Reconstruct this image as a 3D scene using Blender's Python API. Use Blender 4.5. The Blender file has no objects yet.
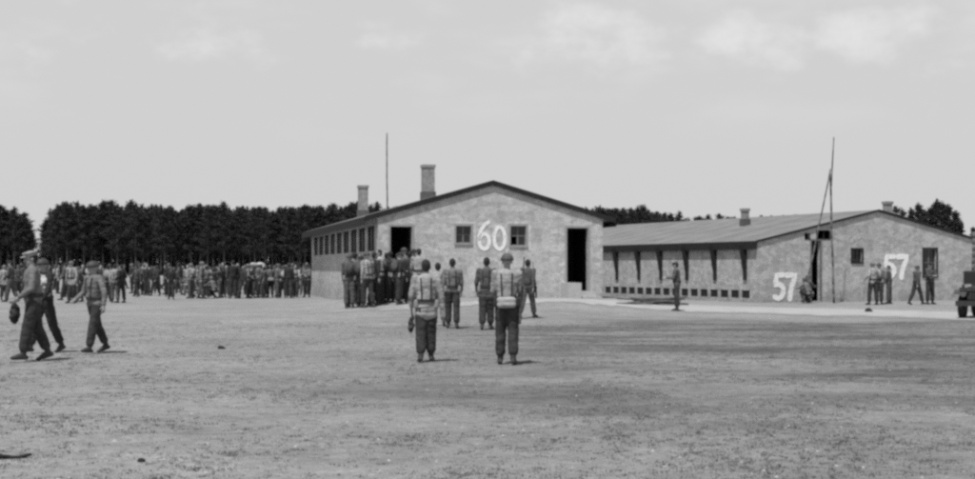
import bpy, bmesh, math, random
from mathutils import Vector, Matrix, noise
R = math.radians
random.seed(7)
SC = bpy.context.scene
COL = SC.collection

# ------------------------------------------------------------------ camera
F = 1340.0; W0 = 975.0; H0 = 479.0; HOR = 267.0; CX = 487.5; EYE = 1.6
cam_d = bpy.data.cameras.new('camera'); cam = bpy.data.objects.new('camera', cam_d); COL.objects.link(cam)
cam.location = (0, 0, EYE); cam.rotation_euler = (R(90), 0, 0)
cam_d.sensor_width = 36; cam_d.lens = 36 * F / W0
cam_d.shift_y = (HOR - H0 / 2) / W0
cam_d.clip_end = 6000; cam_d.clip_start = .1
SC.camera = cam

# ------------------------------------------------------------------ light
SUN_AZ = Vector((-.42, -.9075)); SUN_EL = R(64)
S = Vector((SUN_AZ.x * math.cos(SUN_EL), SUN_AZ.y * math.cos(SUN_EL), math.sin(SUN_EL)))
sd = bpy.data.lights.new('sun', 'SUN'); sun = bpy.data.objects.new('sun', sd); COL.objects.link(sun)
sd.energy = 4.2; sd.angle = R(.8); sd.color = (1, 1, 1)
sun.rotation_euler = (-S).to_track_quat('-Z', 'Y').to_euler(); sun.location = (0, -10, 40)

wd = bpy.data.worlds.new('World'); SC.world = wd; wd.use_nodes = True
nt = wd.node_tree; nt.nodes.clear()
def nd(t, **k):
    n = nt.nodes.new(t)
    for a, b in k.items(): setattr(n, a, b)
    return n
out = nd('ShaderNodeOutputWorld'); bg = nd('ShaderNodeBackground'); bg.inputs[1].default_value = .10
sky = nd('ShaderNodeTexSky', sky_type='NISHITA', sun_disc=False)
sky.sun_elevation = SUN_EL; sky.sun_rotation = math.atan2(S.x, S.y); sky.dust_density = 3.0; sky.air_density = 1.3
bw = nd('ShaderNodeRGBToBW'); nt.links.new(sky.outputs[0], bw.inputs[0])
tc = nd('ShaderNodeTexCoord')
mp = nd('ShaderNodeMapping'); mp.inputs['Scale'].default_value = (1, 1, 3.2); mp.inputs['Location'].default_value = (.37, .1, .22)
nt.links.new(tc.outputs['Generated'], mp.inputs[0])
n1 = nd('ShaderNodeTexNoise'); n1.inputs['Scale'].default_value = 6.5; n1.inputs['Detail'].default_value = 7; n1.inputs['Roughness'].default_value = .52
nt.links.new(mp.outputs[0], n1.inputs['Vector'])
cr = nd('ShaderNodeMapRange', interpolation_type='SMOOTHSTEP'); cr.inputs[1].default_value = .50; cr.inputs[2].default_value = .74
cr.inputs[3].default_value = 0; cr.inputs[4].default_value = 1
nt.links.new(n1.outputs[0], cr.inputs[0])
sxyz = nd('ShaderNodeSeparateXYZ'); nt.links.new(tc.outputs['Generated'], sxyz.inputs[0])
up = nd('ShaderNodeMapRange', interpolation_type='SMOOTHSTEP'); up.inputs[1].default_value = .07; up.inputs[2].default_value = .16
nt.links.new(sxyz.outputs[2], up.inputs[0])
mp2 = nd('ShaderNodeMapping'); mp2.inputs['Scale'].default_value = (1, 1, 1.6); nt.links.new(tc.outputs['Generated'], mp2.inputs[0])
n2 = nd('ShaderNodeTexNoise'); n2.inputs['Scale'].default_value = 26; n2.inputs['Detail'].default_value = 8; n2.inputs['Roughness'].default_value = .58; nt.links.new(mp2.outputs[0], n2.inputs['Vector'])
acc = None
for bx0, by0, br, bs in ((750, 40, 62, 1.0), (868, 30, 60, .95), (610, 34, 72, .85), (200, 38, 66, .55), (390, 44, 50, .45), (940, 70, 40, .5), (60, 60, 70, .35), (545, 60, 50, .4), (-160, 30, 120, .9), (1150, 50, 120, .9)):
    c = Vector(((bx0 - CX) / F, 1, (HOR - by0) / F)).normalized()
    su = nd('ShaderNodeVectorMath', operation='SUBTRACT'); nt.links.new(tc.outputs['Generated'], su.inputs[0]); su.inputs[1].default_value = c
    sc_ = nd('ShaderNodeVectorMath', operation='MULTIPLY'); nt.links.new(su.outputs[0], sc_.inputs[0]); sc_.inputs[1].default_value = (1, 1, 2.1)
    ln = nd('ShaderNodeVectorMath', operation='LENGTH'); nt.links.new(sc_.outputs[0], ln.inputs[0])
    m1 = nd('ShaderNodeMapRange', interpolation_type='SMOOTHSTEP'); m1.inputs[1].default_value = br * 2.1 / F; m1.inputs[2].default_value = 0; m1.inputs[3].default_value = 0; m1.inputs[4].default_value = bs
    nt.links.new(ln.outputs['Value'], m1.inputs[0])
    if acc is None: acc = m1.outputs[0]
    else:
        a2 = nd('ShaderNodeMath', operation='MAXIMUM'); nt.links.new(acc, a2.inputs[0]); nt.links.new(m1.outputs[0], a2.inputs[1]); acc = a2.outputs[0]
s2 = nd('ShaderNodeMath', operation='MULTIPLY_ADD'); nt.links.new(n2.outputs[0], s2.inputs[0]); s2.inputs[1].default_value = 2.0; s2.inputs[2].default_value = -1.15
a3 = nd('ShaderNodeMath', operation='ADD'); nt.links.new(s2.outputs[0], a3.inputs[0]); nt.links.new(acc, a3.inputs[1])
m3 = nd('ShaderNodeMapRange', interpolation_type='SMOOTHSTEP'); m3.inputs[1].default_value = .15; m3.inputs[2].default_value = 1.15; m3.inputs[4].default_value = 1.0; nt.links.new(a3.outputs[0], m3.inputs[0])
thin = nd('ShaderNodeMath', operation='MULTIPLY'); nt.links.new(cr.outputs[0], thin.inputs[0]); nt.links.new(up.outputs[0], thin.inputs[1])
th2 = nd('ShaderNodeMath', operation='MULTIPLY'); nt.links.new(thin.outputs[0], th2.inputs[0]); th2.inputs[1].default_value = .5
cl = nd('ShaderNodeMath', operation='MAXIMUM'); nt.links.new(m3.outputs[0], cl.inputs[0]); nt.links.new(th2.outputs[0], cl.inputs[1])
# high thin veil of cloud: blends the clear sky toward an even pale grey
SKYV, VEIL, CLOUD = 6.7, .92, 7.7
mx = nd('ShaderNodeMix', data_type='FLOAT'); mx.inputs[0].default_value = VEIL
vg = nd('ShaderNodeMapRange', interpolation_type='SMOOTHSTEP'); vg.inputs[1].default_value = .22; vg.inputs[2].default_value = .62
vg.inputs[3].default_value = VEIL; vg.inputs[4].default_value = .10
nt.links.new(sxyz.outputs[2], vg.inputs[0]); nt.links.new(vg.outputs[0], mx.inputs[0])
dim = nd('ShaderNodeMath', operation='MULTIPLY'); dim.inputs[1].default_value = .5; nt.links.new(bw.outputs[0], dim.inputs[0])
nt.links.new(dim.outputs[0], mx.inputs[2]); mx.inputs[3].default_value = SKYV
mx2 = nd('ShaderNodeMix', data_type='FLOAT'); nt.links.new(cl.outputs[0], mx2.inputs[0])
nt.links.new(mx.outputs[0], mx2.inputs[2]); mx2.inputs[3].default_value = CLOUD
nt.links.new(mx2.outputs[0], bg.inputs[0]); nt.links.new(bg.outputs[0], out.inputs[0])
vs = SC.view_settings; vs.view_transform = 'Standard'; vs.look = 'None'; vs.exposure = 0; vs.gamma = 1; vs.use_curve_mapping = False
SC.render.engine = 'CYCLES'; SC.cycles.use_denoising = False
SC.cycles.pixel_filter_type = 'GAUSSIAN'; SC.cycles.filter_width = 3.3
SC.cycles.max_bounces = 5

# ------------------------------------------------------------------ materials (all greys: a black and white photograph)
MATS = {}
def mat(name, v, rough=.9, var=.0, scale=3.0, detail=5, bump=0, bscale=30, spec=.2, v2=None, coord='Object', metal=0):
    if name in MATS: return MATS[name]
    m = bpy.data.materials.new(name); m.use_nodes = True; t = m.node_tree
    b = t.nodes['Principled BSDF']; b.inputs['Roughness'].default_value = rough
    b.inputs['Specular IOR Level'].default_value = spec; b.inputs['Metallic'].default_value = metal
    b.inputs['Base Color'].default_value = (v, v, v, 1)
    c = t.nodes.new('ShaderNodeTexCoord')
    if var:
        n = t.nodes.new('ShaderNodeTexNoise'); n.inputs['Scale'].default_value = scale; n.inputs['Detail'].default_value = detail
        n.inputs['Roughness'].default_value = .65
        t.links.new(c.outputs[coord], n.inputs['Vector'])
        r = t.nodes.new('ShaderNodeMapRange'); r.inputs[1].default_value = .3; r.inputs[2].default_value = .7
        r.inputs[3].default_value = v * (1 - var); r.inputs[4].default_value = v * (1 + var)
        t.links.new(n.outputs[0], r.inputs[0]); t.links.new(r.outputs[0], b.inputs['Base Color'])
    if bump:
        n = t.nodes.new('ShaderNodeTexNoise'); n.inputs['Scale'].default_value = bscale; n.inputs['Detail'].default_value = 4
        t.links.new(c.outputs[coord], n.inputs['Vector'])
        u = t.nodes.new('ShaderNodeBump'); u.inputs['Strength'].default_value = bump; u.inputs['Distance'].default_value = .05
        t.links.new(n.outputs[0], u.inputs['Height']); t.links.new(u.outputs[0], b.inputs['Normal'])
    MATS[name] = m; return m

def wall_mat(name, v):
    """rough rendered masonry: courses of uneven blocks showing through thin whitewash, stains"""
    m = bpy.data.materials.new(name); m.use_nodes = True; t = m.node_tree; L = t.links
    b = t.nodes['Principled BSDF']; b.inputs['Roughness'].default_value = .95; b.inputs['Specular IOR Level'].default_value = .1
    c = t.nodes.new('ShaderNodeTexCoord')
    def noise_(s, d, ro=.6):
        n = t.nodes.new('ShaderNodeTexNoise'); n.inputs['Scale'].default_value = s; n.inputs['Detail'].default_value = d; n.inputs['Roughness'].default_value = ro
        L.new(c.outputs['Object'], n.inputs['Vector']); return n
    def mr(n, a, b_, lo, hi):
        r = t.nodes.new('ShaderNodeMapRange'); r.inputs[1].default_value = a; r.inputs[2].default_value = b_; r.inputs[3].default_value = lo; r.inputs[4].default_value = hi
        L.new(n, r.inputs[0]); return r.outputs[0]
    def mul(a, b_):
        k = t.nodes.new('ShaderNodeMath'); k.operation = 'MULTIPLY'; L.new(a, k.inputs[0]); L.new(b_, k.inputs[1]); return k.outputs[0]
    mp = t.nodes.new('ShaderNodeMapping'); mp.inputs['Scale'].default_value = (3.4, 3.4, 5.6); L.new(c.outputs['Object'], mp.inputs[0])
    vo = t.nodes.new('ShaderNodeTexVoronoi'); vo.inputs['Scale'].default_value = 1; vo.inputs['Randomness'].default_value = .75
    L.new(mp.outputs[0], vo.inputs['Vector'])
    sp = t.nodes.new('ShaderNodeSeparateColor'); L.new(vo.outputs['Color'], sp.inputs[0])
    blocks = mr(sp.outputs[0], 0, 1, .78, 1.14)
    big = mr(noise_(.45, 4).outputs[0], .3, .7, .92, 1.06)
    mid = mr(noise_(6.5, 5, .8).outputs[0], .32, .68, .78, 1.18)
    fine = mr(noise_(20, 3, .8).outputs[0], .3, .7, .82, 1.16)
    # splash-back dirt along the foot of the wall
    sx = t.nodes.new('ShaderNodeSeparateXYZ'); L.new(c.outputs['Object'], sx.inputs[0])
    a = t.nodes.new('ShaderNodeMath'); a.operation = 'ADD'; L.new(sx.outputs[2], a.inputs[0]); L.new(mr(noise_(1.7, 3).outputs[0], .3, .7, -.25, .25), a.inputs[1])
    dirt = mr(a.outputs[0], .1, .85, .82, 1.0)
    ms = t.nodes.new('ShaderNodeMapping'); ms.inputs['Scale'].default_value = (5, 5, .35); L.new(c.outputs['Object'], ms.inputs[0])
    ns = t.nodes.new('ShaderNodeTexNoise'); ns.inputs['Scale'].default_value = 1; ns.inputs['Detail'].default_value = 5; L.new(ms.outputs[0], ns.inputs['Vector'])
    streak = mr(ns.outputs[0], .3, .6, .92, 1.02)
    val = mul(mul(mul(mul(mul(blocks, big), mid), fine), dirt), streak)
    k = t.nodes.new('ShaderNodeMath'); k.operation = 'MULTIPLY'; k.inputs[1].default_value = v; L.new(val, k.inputs[0])
    L.new(k.outputs[0], b.inputs['Base Color'])
    u = t.nodes.new('ShaderNodeBump'); u.inputs['Strength'].default_value = .5; u.inputs['Distance'].default_value = .04
    L.new(mul(mid, blocks), u.inputs['Height']); L.new(u.outputs[0], b.inputs['Normal'])
    MATS[name] = m; return m
M_WALL = wall_mat('whitewashed_masonry', .49)
M_WALL2 = wall_mat('pale_masonry', .44)
M_ROOF = mat('roofing_felt', .30, var=.16, scale=1.3, bump=.2, bscale=8)
M_ROOF2 = mat('weathered_roof', .19, var=.22, scale=.9, detail=8, bump=.2, bscale=8)
M_TAR = mat('tarred_felt', .10, var=.3, scale=2)
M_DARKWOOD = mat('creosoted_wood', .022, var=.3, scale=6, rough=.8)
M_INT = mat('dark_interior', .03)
M_FRAMEW = mat('painted_frame', .30, var=.12, scale=5)
M_FRAMEG = mat('grey_frame', .16, var=.2, scale=5)
M_GLASS = mat('window_glass', .02, rough=.12, spec=.5)
M_DUSTY = mat('dusty_glass', .055, rough=.4, var=.3, scale=1.5, spec=.4)
M_PAINT = mat('white_paint', .80, var=.06, scale=8)
def worn(m, lo, hi):
    """hand-brushed paint: thin patches where the wall shows through"""
    t = m.node_tree; c = t.nodes.new('ShaderNodeTexCoord'); n = t.nodes.new('ShaderNodeTexNoise'); n.inputs['Scale'].default_value = 7; n.inputs['Detail'].default_value = 6; n.inputs['Roughness'].default_value = .75
    r = t.nodes.new('ShaderNodeMapRange'); r.inputs[1].default_value = lo; r.inputs[2].default_value = hi
    t.links.new(c.outputs['Object'], n.inputs['Vector']); t.links.new(n.outputs[0], r.inputs[0]); t.links.new(r.outputs[0], t.nodes['Principled BSDF'].inputs['Alpha'])
worn(M_PAINT, .30, .44)
M_PAINTW = mat('worn_white_paint', .82, var=.15, scale=8); worn(M_PAINTW, .31, .44)
M_PAINTF = mat('faded_white_paint', .62, var=.3, scale=5)
M_BAND = mat('pale_surround', .52, var=.3, scale=6)
M_BRICK = mat('chimney_brick', .25, var=.3, scale=5, bump=.4, bscale=18)
M_CONC = mat('step_concrete', .42, var=.12, scale=6)
M_POLE = mat('weathered_pole', .13, var=.3, scale=6)
M_WOODP = mat('old_planks', .09, var=.5, scale=4)
M_SAND = mat('bare_sand', .36, var=.14, scale=1.1, detail=8, bump=.4, bscale=6, coord='Object')

def ground_mat():
    m = bpy.data.materials.new('dry_turf'); m.use_nodes = True; t = m.node_tree; L = t.links
    b = t.nodes['Principled BSDF']; b.inputs['Roughness'].default_value = 1; b.inputs['Specular IOR Level'].default_value = .05
    c = t.nodes.new('ShaderNodeTexCoord'); P = c.outputs['Object']
    def nz(s, d, ro=.6, stretch=None, off=(0, 0, 0)):
        mp = t.nodes.new('ShaderNodeMapping'); mp.inputs['Location'].default_value = off
        if stretch: mp.inputs['Scale'].default_value = stretch
        L.new(P, mp.inputs[0])
        n = t.nodes.new('ShaderNodeTexNoise'); n.inputs['Scale'].default_value = s; n.inputs['Detail'].default_value = d; n.inputs['Roughness'].default_value = ro
        L.new(mp.outputs[0], n.inputs['Vector']); return n.outputs[0]
    def mr(n, a, b_, lo, hi, sm=False):
        r = t.nodes.new('ShaderNodeMapRange'); r.inputs[1].default_value = a; r.inputs[2].default_value = b_; r.inputs[3].default_value = lo; r.inputs[4].default_value = hi
        if sm: r.interpolation_type = 'SMOOTHSTEP'
        L.new(n, r.inputs[0]); return r.outputs[0]
    def op(o, a, b_):
        k = t.nodes.new('ShaderNodeMath'); k.operation = o
        for i, z in enumerate((a, b_)):
            if isinstance(z, (int, float)): k.inputs[i].default_value = z
            else: L.new(z, k.inputs[i])
        return k.outputs[0]
    sx = t.nodes.new('ShaderNodeSeparateXYZ'); L.new(P, sx.inputs[0])
    # trodden bare ground near the huts (far) and to the west; turf survives to the east
    wob = mr(nz(.10, 5, .6), .25, .75, -9, 9)
    far = mr(op('ADD', sx.outputs[1], wob), 34, 46, 1, 0, True)         # 1 near, 0 at the huts
    east = mr(op('ADD', sx.outputs[0], op('MULTIPLY', wob, .6)), -7, 5, .10, 1, True)
    tooclose = mr(op('ADD', sx.outputs[1], op('MULTIPLY', wob, .35)), 11, 19, .38, 1, True)
    patch = mr(nz(.32, 8, .74, (.5, 1, 1), (3, 1, 0)), .38, .60, 0, 1, True)
    turf = op('MULTIPLY', op('MULTIPLY', far, east), op('MULTIPLY', tooclose, op('ADD', op('MULTIPLY', patch, .75), .25)))
    loose = mr(nz(.8, 6, .7, (.6, 1, 1), (9, 4, 0)), .50, .72, 0, .45, True)
    turf = op('MAXIMUM', turf, op('MULTIPLY', loose, far))
    soil = op('MULTIPLY', mr(nz(.25, 6, .65), .3, .7, .85, 1.13), mr(nz(5, 6, .75, None, (2, 0, 0)), .3, .7, .80, 1.2))
    soil = op('MULTIPLY', soil, mr(nz(22, 4, .85), .3, .7, .66, 1.34))
    soil = op('MULTIPLY', soil, mr(nz(1.6, 7, .8, (.6, 1, 1), (4, 8, 0)), .35, .65, .84, 1.16))
    soilv = op('MULTIPLY', soil, .262)
    gr = op('MULTIPLY', mr(nz(2.2, 6, .75, None, (7, 7, 0)), .3, .7, .62, 1.3), .105)
    mixn = t.nodes.new('ShaderNodeMix'); mixn.data_type = 'FLOAT'; L.new(turf, mixn.inputs[0]); L.new(soilv, mixn.inputs[2]); L.new(gr, mixn.inputs[3])
    L.new(mixn.outputs[0], b.inputs['Base Color'])
    u = t.nodes.new('ShaderNodeBump'); u.inputs['Strength'].default_value = .8; u.inputs['Distance'].default_value = .06
    L.new(op('ADD', nz(3, 6, .7), op('MULTIPLY', nz(16, 4, .7), .5)), u.inputs['Height']); L.new(u.outputs[0], b.inputs['Normal'])
    return m

# ------------------------------------------------------------------ helpers
def link(name, mesh, parent=None):
    o = bpy.data.objects.new(name, mesh); COL.objects.link(o)
    if parent: o.parent = parent
    return o
def tag(o, label=None, cat=None, group=None, kind=None):
    if label: o['label'] = label
    if cat: o['category'] = cat
    if group: o['group'] = group
    if kind: o['kind'] = kind
    return o
def empty(name, loc=(0, 0, 0), rz=0):
    o = bpy.data.objects.new(name, None); COL.objects.link(o); o.location = loc; o.rotation_euler = (0, 0, rz)
    o.empty_display_size = .2; return o
def done(bm, name, m, parent=None, smooth=False):
    me = bpy.data.meshes.new(name)
    bmesh.ops.recalc_face_normals(bm, faces=bm.faces); bm.to_mesh(me); bm.free()
    if smooth:
        for p in me.polygons: p.use_smooth = True
    me.materials.append(m); return link(name, me, parent)
def box(bm, x0, x1, y0, y1, z0, z1):
    v = [bm.verts.new(p) for p in ((x0,y0,z0),(x1,y0,z0),(x1,y1,z0),(x0,y1,z0),(x0,y0,z1),(x1,y0,z1),(x1,y1,z1),(x0,y1,z1))]
    for f in ((0,3,2,1),(4,5,6,7),(0,1,5,4),(1,2,6,5),(2,3,7,6),(3,0,4,7)): bm.faces.new([v[i] for i in f])
def prism(bm, pts, ax, a, b):
    """polygon pts (two coordinates) pushed along axis ax from a to b"""
    def mk(p, s):
        q = list(p); q.insert(ax, s); return bm.verts.new(q)
    A = [mk(p, a) for p in pts]; B = [mk(p, b) for p in pts]; n = len(pts)
    bm.faces.new(A); bm.faces.new(B[::-1])
    for i in range(n): bm.faces.new((A[i], B[i], B[(i+1) % n], A[(i+1) % n]))
def tube(bm, p0, p1, r0, r1=None, seg=10, caps=True):
    r1 = r0 if r1 is None else r1; p0 = Vector(p0); p1 = Vector(p1); d = (p1 - p0).normalized()
    a = d.orthogonal().normalized(); b = d.cross(a)
    A = [bm.verts.new(p0 + r0 * (a * math.cos(t) + b * math.sin(t))) for t in [2*math.pi*i/seg for i in range(seg)]]
    B = [bm.verts.new(p1 + r1 * (a * math.cos(t) + b * math.sin(t))) for t in [2*math.pi*i/seg for i in range(seg)]]
    for i in range(seg): bm.faces.new((A[i], A[(i+1) % seg], B[(i+1) % seg], B[i]))
    if caps: bm.faces.new(A[::-1]); bm.faces.new(B)
def capsule(bm, p0, p1, r0, r1, seg=10, rings=3, flat=1.0, fdir=None):
    """tapered limb with rounded ends; flat<1 squashes it along fdir"""
    p0 = Vector(p0); p1 = Vector(p1); d = p1 - p0
    d = d.normalized() if d.length > 1e-6 else Vector((0, 0, 1))
    if fdir is None: a = d.orthogonal().normalized()
    else: a = (Vector(fdir) - d * Vector(fdir).dot(d)).normalized()
    b = d.cross(a); R_ = []
    for k in range(rings + 1):
        t = math.pi / 2 * k / rings; R_.append((p0 - d * r0 * math.cos(t), r0 * math.sin(t)))
    for k in range(rings + 1):
        t = math.pi / 2 * k / rings; R_.append((p1 + d * r1 * math.sin(t), r1 * math.cos(t)))
    rows = []
    for c, r in R_:
        if r < 1e-5: rows.append([bm.verts.new(c)]); continue
        rows.append([bm.verts.new(c + r * (a * flat * math.cos(q) + b * math.sin(q))) for q in [2*math.pi*i/seg for i in range(seg)]])
    for u, v in zip(rows, rows[1:]):
        n = max(len(u), len(v))
        for i in range(n):
            j = (i + 1) % n
            if len(u) == 1: bm.faces.new((u[0], v[j], v[i]))
            elif len(v) == 1: bm.faces.new((u[i], u[j], v[0]))
            else: bm.faces.new((u[i], u[j], v[j], v[i]))
def ell(bm, c, r, rot=None, seg=14, rings=9):
    c = Vector(c); rows = []
    for k in range(rings + 1):
        t = math.pi * k / rings
        if k in (0, rings): pts = [Vector((0, 0, math.cos(t)))]
        else: pts = [Vector((math.sin(t)*math.cos(q), math.sin(t)*math.sin(q), math.cos(t))) for q in [2*math.pi*i/seg for i in range(seg)]]
        row = []
        for p in pts:
            p = Vector((p.x*r[0], p.y*r[1], p.z*r[2]))
            if rot is not None: p = rot @ p
            row.append(bm.verts.new(c + p))
        rows.append(row)
    for u, v in zip(rows, rows[1:]):
        for i in range(seg):
            j = (i + 1) % seg
            if len(u) == 1: bm.faces.new((u[0], v[i], v[j]))
            elif len(v) == 1: bm.faces.new((u[i], v[0], u[j]))
            else: bm.faces.new((u[i], v[i], v[j], u[j]))

# ------------------------------------------------------------------ terrain
def gz(x, y):
    r = ((x - .3) / 7.2) ** 2 + ((y - 55) / 11.5) ** 2
    k = .42 * math.exp(-r * r)
    return k + .035 * noise.noise(Vector((x * .13, y * .13, 3.3))) + .012 * noise.noise(Vector((x * .6, y * .6, 1.3)))
def axis(lo, hi, step, far, g=1.25):
    a = []; v = lo
    while v <= hi + 1e-6: a.append(v); v += step
    s = step; v = hi; up_ = []
    while v < far: s *= g; v += s; up_.append(v)
    s = step; v = lo; dn = []
    while v > -far: s *= g; v -= s; dn.append(v)
    return dn[::-1] + a + up_
xs = axis(-30, 30, .5, 3500); ys = axis(2, 82, .5, 4500)
bm = bmesh.new()
grid = [[bm.verts.new((x, y, gz(x, y))) for x in xs] for y in ys]
for j in range(len(ys) - 1):
    for i in range(len(xs) - 1): bm.faces.new((grid[j][i], grid[j][i+1], grid[j+1][i+1], grid[j+1][i]))
g = done(bm, 'ground', ground_mat(), smooth=True); tag(g, kind='structure')

# pale trodden path along the fronts of the huts
path_lo = [(-12, 46.5), (-6, 43.5), (-1, 44.0), (2.5, 47.5), (4.5, 46.5), (6.8, 44.5), (9.5, 43.5), (12, 41), (14.2, 38.5), (17, 36), (24, 32), (34, 27)]
path_hi = [(-12, 52.0), (-6, 48.6), (-1, 48.4), (2.5, 50.9), (4.5, 51.5), (6.8, 55.0), (10, 55.6), (13, 53.0), (16, 49.8), (19, 47.4), (25, 43.5), (34, 40)]
def lerp(t, pts):
    n = len(pts) - 1; k = min(int(t * n), n - 1); f = t * n - k
    return Vector(pts[k]).lerp(Vector(pts[k+1]), f)
bm = bmesh.new(); rows = []
NU, NV = 260, 16
for i in range(NU + 1):
    a = lerp(i / NU, path_lo); b = lerp(i / NU, path_hi); row = []
    wa = 1.5 * noise.fractal(Vector((a.x * .5, 1.7, 0)), .6, 2.3, 5); wb = .5 * noise.fractal(Vector((a.x * .6, 8.7, 0)), .6, 2.3, 5)
    a = a + Vector((0, wa)); b = b + Vector((0, wb))
    for j in range(NV + 1):
        p = a.lerp(b, j / NV); row.append(bm.verts.new((p.x, p.y, gz(p.x, p.y) + .014)))
    rows.append(row)
for i in range(NU):
    for j in range(NV): bm.faces.new((rows[i][j], rows[i+1][j], rows[i+1][j+1], rows[i][j+1]))
pth = done(bm, 'path', M_SAND, smooth=True); tag(pth, kind='structure')
at_ = pth.data.attributes.new('worn', 'FLOAT', 'POINT')
at_.data.foreach_set('value', [min(1, min(j, NV - j) / (NV * .36)) * min(1, i / 60) for i in range(NU + 1) for j in range(NV + 1)])
t_ = M_SAND.node_tree; L_ = t_.links; an = t_.nodes.new('ShaderNodeAttribute'); an.attribute_name = 'worn'
nn = t_.nodes.new('ShaderNodeTexNoise'); nn.inputs['Scale'].default_value = .9; nn.inputs['Detail'].default_value = 9; nn.inputs['Roughness'].default_value = .72
cc = t_.nodes.new('ShaderNodeTexCoord'); L_.new(cc.outputs['Object'], nn.inputs['Vector'])
ad = t_.nodes.new('ShaderNodeMath'); ad.operation = 'ADD'; L_.new(an.outputs['Fac'], ad.inputs[0]); L_.new(nn.outputs[0], ad.inputs[1])
rr_ = t_.nodes.new('ShaderNodeMapRange'); rr_.inputs[1].default_value = .80; rr_.inputs[2].default_value = 1.20; L_.new(ad.outputs[0], rr_.inputs[0])
L_.new(rr_.outputs[0], t_.nodes['Principled BSDF'].inputs['Alpha'])

def ground_d(py, z=0.0): return F * (EYE - z) / (py - HOR)
def at(px, d): return (px - CX) / F * d
def foot(px, py):
    """world point of the ground seen at a pixel"""
    d = ground_d(py)
    for _ in range(12): d = ground_d(py, gz(at(px, d), d)) * .5 + d * .5
    x = at(px, d); return x, d, gz(x, d)

# ------------------------------------------------------------------ huts
class Hut:
    """local x runs along the gable front, local y runs back along the hut"""
    def __init__(s, name, px0, d0, rz, w, length, eave, apex, zb):
        s.o = Vector((at(px0, d0), d0)); s.rz = rz; s.w = w; s.len = length; s.eave = eave - zb; s.apex = apex - zb; s.zb = zb
        s.g = Vector((math.cos(rz), math.sin(rz))); s.a = Vector((-math.sin(rz), math.cos(rz)))
        s.root = empty(name, (s.o.x, s.o.y, zb), rz)
    def u(s, px, v=0):
        k = (px - CX) / F; o = s.o + s.a * v
        return (k * o.y - o.x) / (s.g.x - k * s.g.y)
    def v(s, px, u=0):
        k = (px - CX) / F; o = s.o + s.g * u
        return (k * o.y - o.x) / (s.a.x - k * s.a.y)
    def z(s, py, u=0, v=0):
        d = (s.o + s.g * u + s.a * v).y
        return EYE + (HOR - py) / F * d - s.zb
    def top(s, u): return s.eave + (s.apex - s.eave) * (1 - abs(u - s.w / 2) / (s.w / 2))

def wall(name, m, parent, u0, u1, base, top, holes, brk=(), along='x', off=0, th=.22):
    """solid wall with real openings; top is a function of u; holes are (u0,u1,z0,z1)"""
    cuts = sorted({u0, u1, *brk, *[h[0] for h in holes], *[h[1] for h in holes]}); bm = bmesh.new()
    for a, b in zip(cuts, cuts[1:]):
        if b - a < 1e-4: continue
        hs = sorted([h for h in holes if h[0] <= a + 1e-5 and h[1] >= b - 1e-5], key=lambda h: h[2])
        z = base
        segs = []
        for h in hs: segs.append((z, z, h[2], h[2])); z = h[3]
        segs.append((z, z, top(b), top(a)))
        for s0, s1, s2, s3 in segs:
            if s2 - s0 < 1e-4: continue
            pts = [(a, s0), (b, s1), (b, s2), (a, s3)]
            if along == 'x': prism(bm, pts, 1, off, off + th)
            else: prism(bm, pts, 0, off, off + th)
    bmesh.ops.remove_doubles(bm, verts=bm.verts, dist=1e-4)
    # drop the doubled inner faces between neighbouring strips
    seen = {}
    for f in list(bm.faces):
        k = tuple(sorted(v.index for v in f.verts)) if False else tuple(sorted((round(v.co.x, 3), round(v.co.y, 3), round(v.co.z, 3)) for v in f.verts))
        if k in seen: bm.faces.remove(f); 
        else: seen[k] = f
    return done(bm, name, m, parent)

def roof(hut, name, over_f, over_s, th, parent, m=M_ROOF, ebd=.10, vd=.06):
    w, h = hut.w, hut.apex - hut.eave; sl = h / (w / 2)
    y0, y1 = -over_f, hut.len + over_f
    el = hut.eave - sl * over_s
    bm = bmesh.new()
    prism(bm, [(-over_s, el + .02), (w/2, hut.apex + .02), (w + over_s, el + .02), (w + over_s, el + .02 + th), (w/2, hut.apex + .02 + th), (-over_s, el + .02 + th)], 1, y0, y1)
    r = done(bm, 'roof', m, parent)
    for y in (y0 - .035, y1 + .003):      # one dark barge board along each verge
        bm = bmesh.new(); z0, z1 = el + .02 - vd, hut.apex + .02 - vd; q = th + vd + .02
        prism(bm, [(-over_s - .01, z0), (w/2, z1), (w + over_s + .01, z0), (w + over_s + .01, z0 + q), (w/2, z1 + q), (-over_s - .01, z0 + q)], 1, y, y + .032)
        done(bm, 'barge_board', M_DARKWOOD, r)
    bm = bmesh.new()
    box(bm, -over_s - .045, -over_s - .003, y0, y1, el - ebd, el + th + .01)
    done(bm, 'eaves_board', M_DARKWOOD, r)
    bm = bmesh.new()
    box(bm, w + over_s + .003, w + over_s + .045, y0, y1, el - ebd, el + th + .01)
    done(bm, 'eaves_board', M_DARKWOOD, r)
    bm = bmesh.new()   # felt seams
    n = int(hut.len / 2.0)
    for k in range(1, n):
        y = y0 + (y1 - y0) * k / n
        for sgn in (-1, 1):
            e = w/2 + sgn * (w/2 + over_s)
            z0, z1 = el + .02 + th, hut.apex + .02 + th
            p = [(e, z0 + .002), (w/2, z1 + .002), (w/2, z1 + .008), (e, z0 + .008)]
            prism(bm, p, 1, y - .03, y + .03)
    done(bm, 'felt_seam', m, r)
    return r

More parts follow.
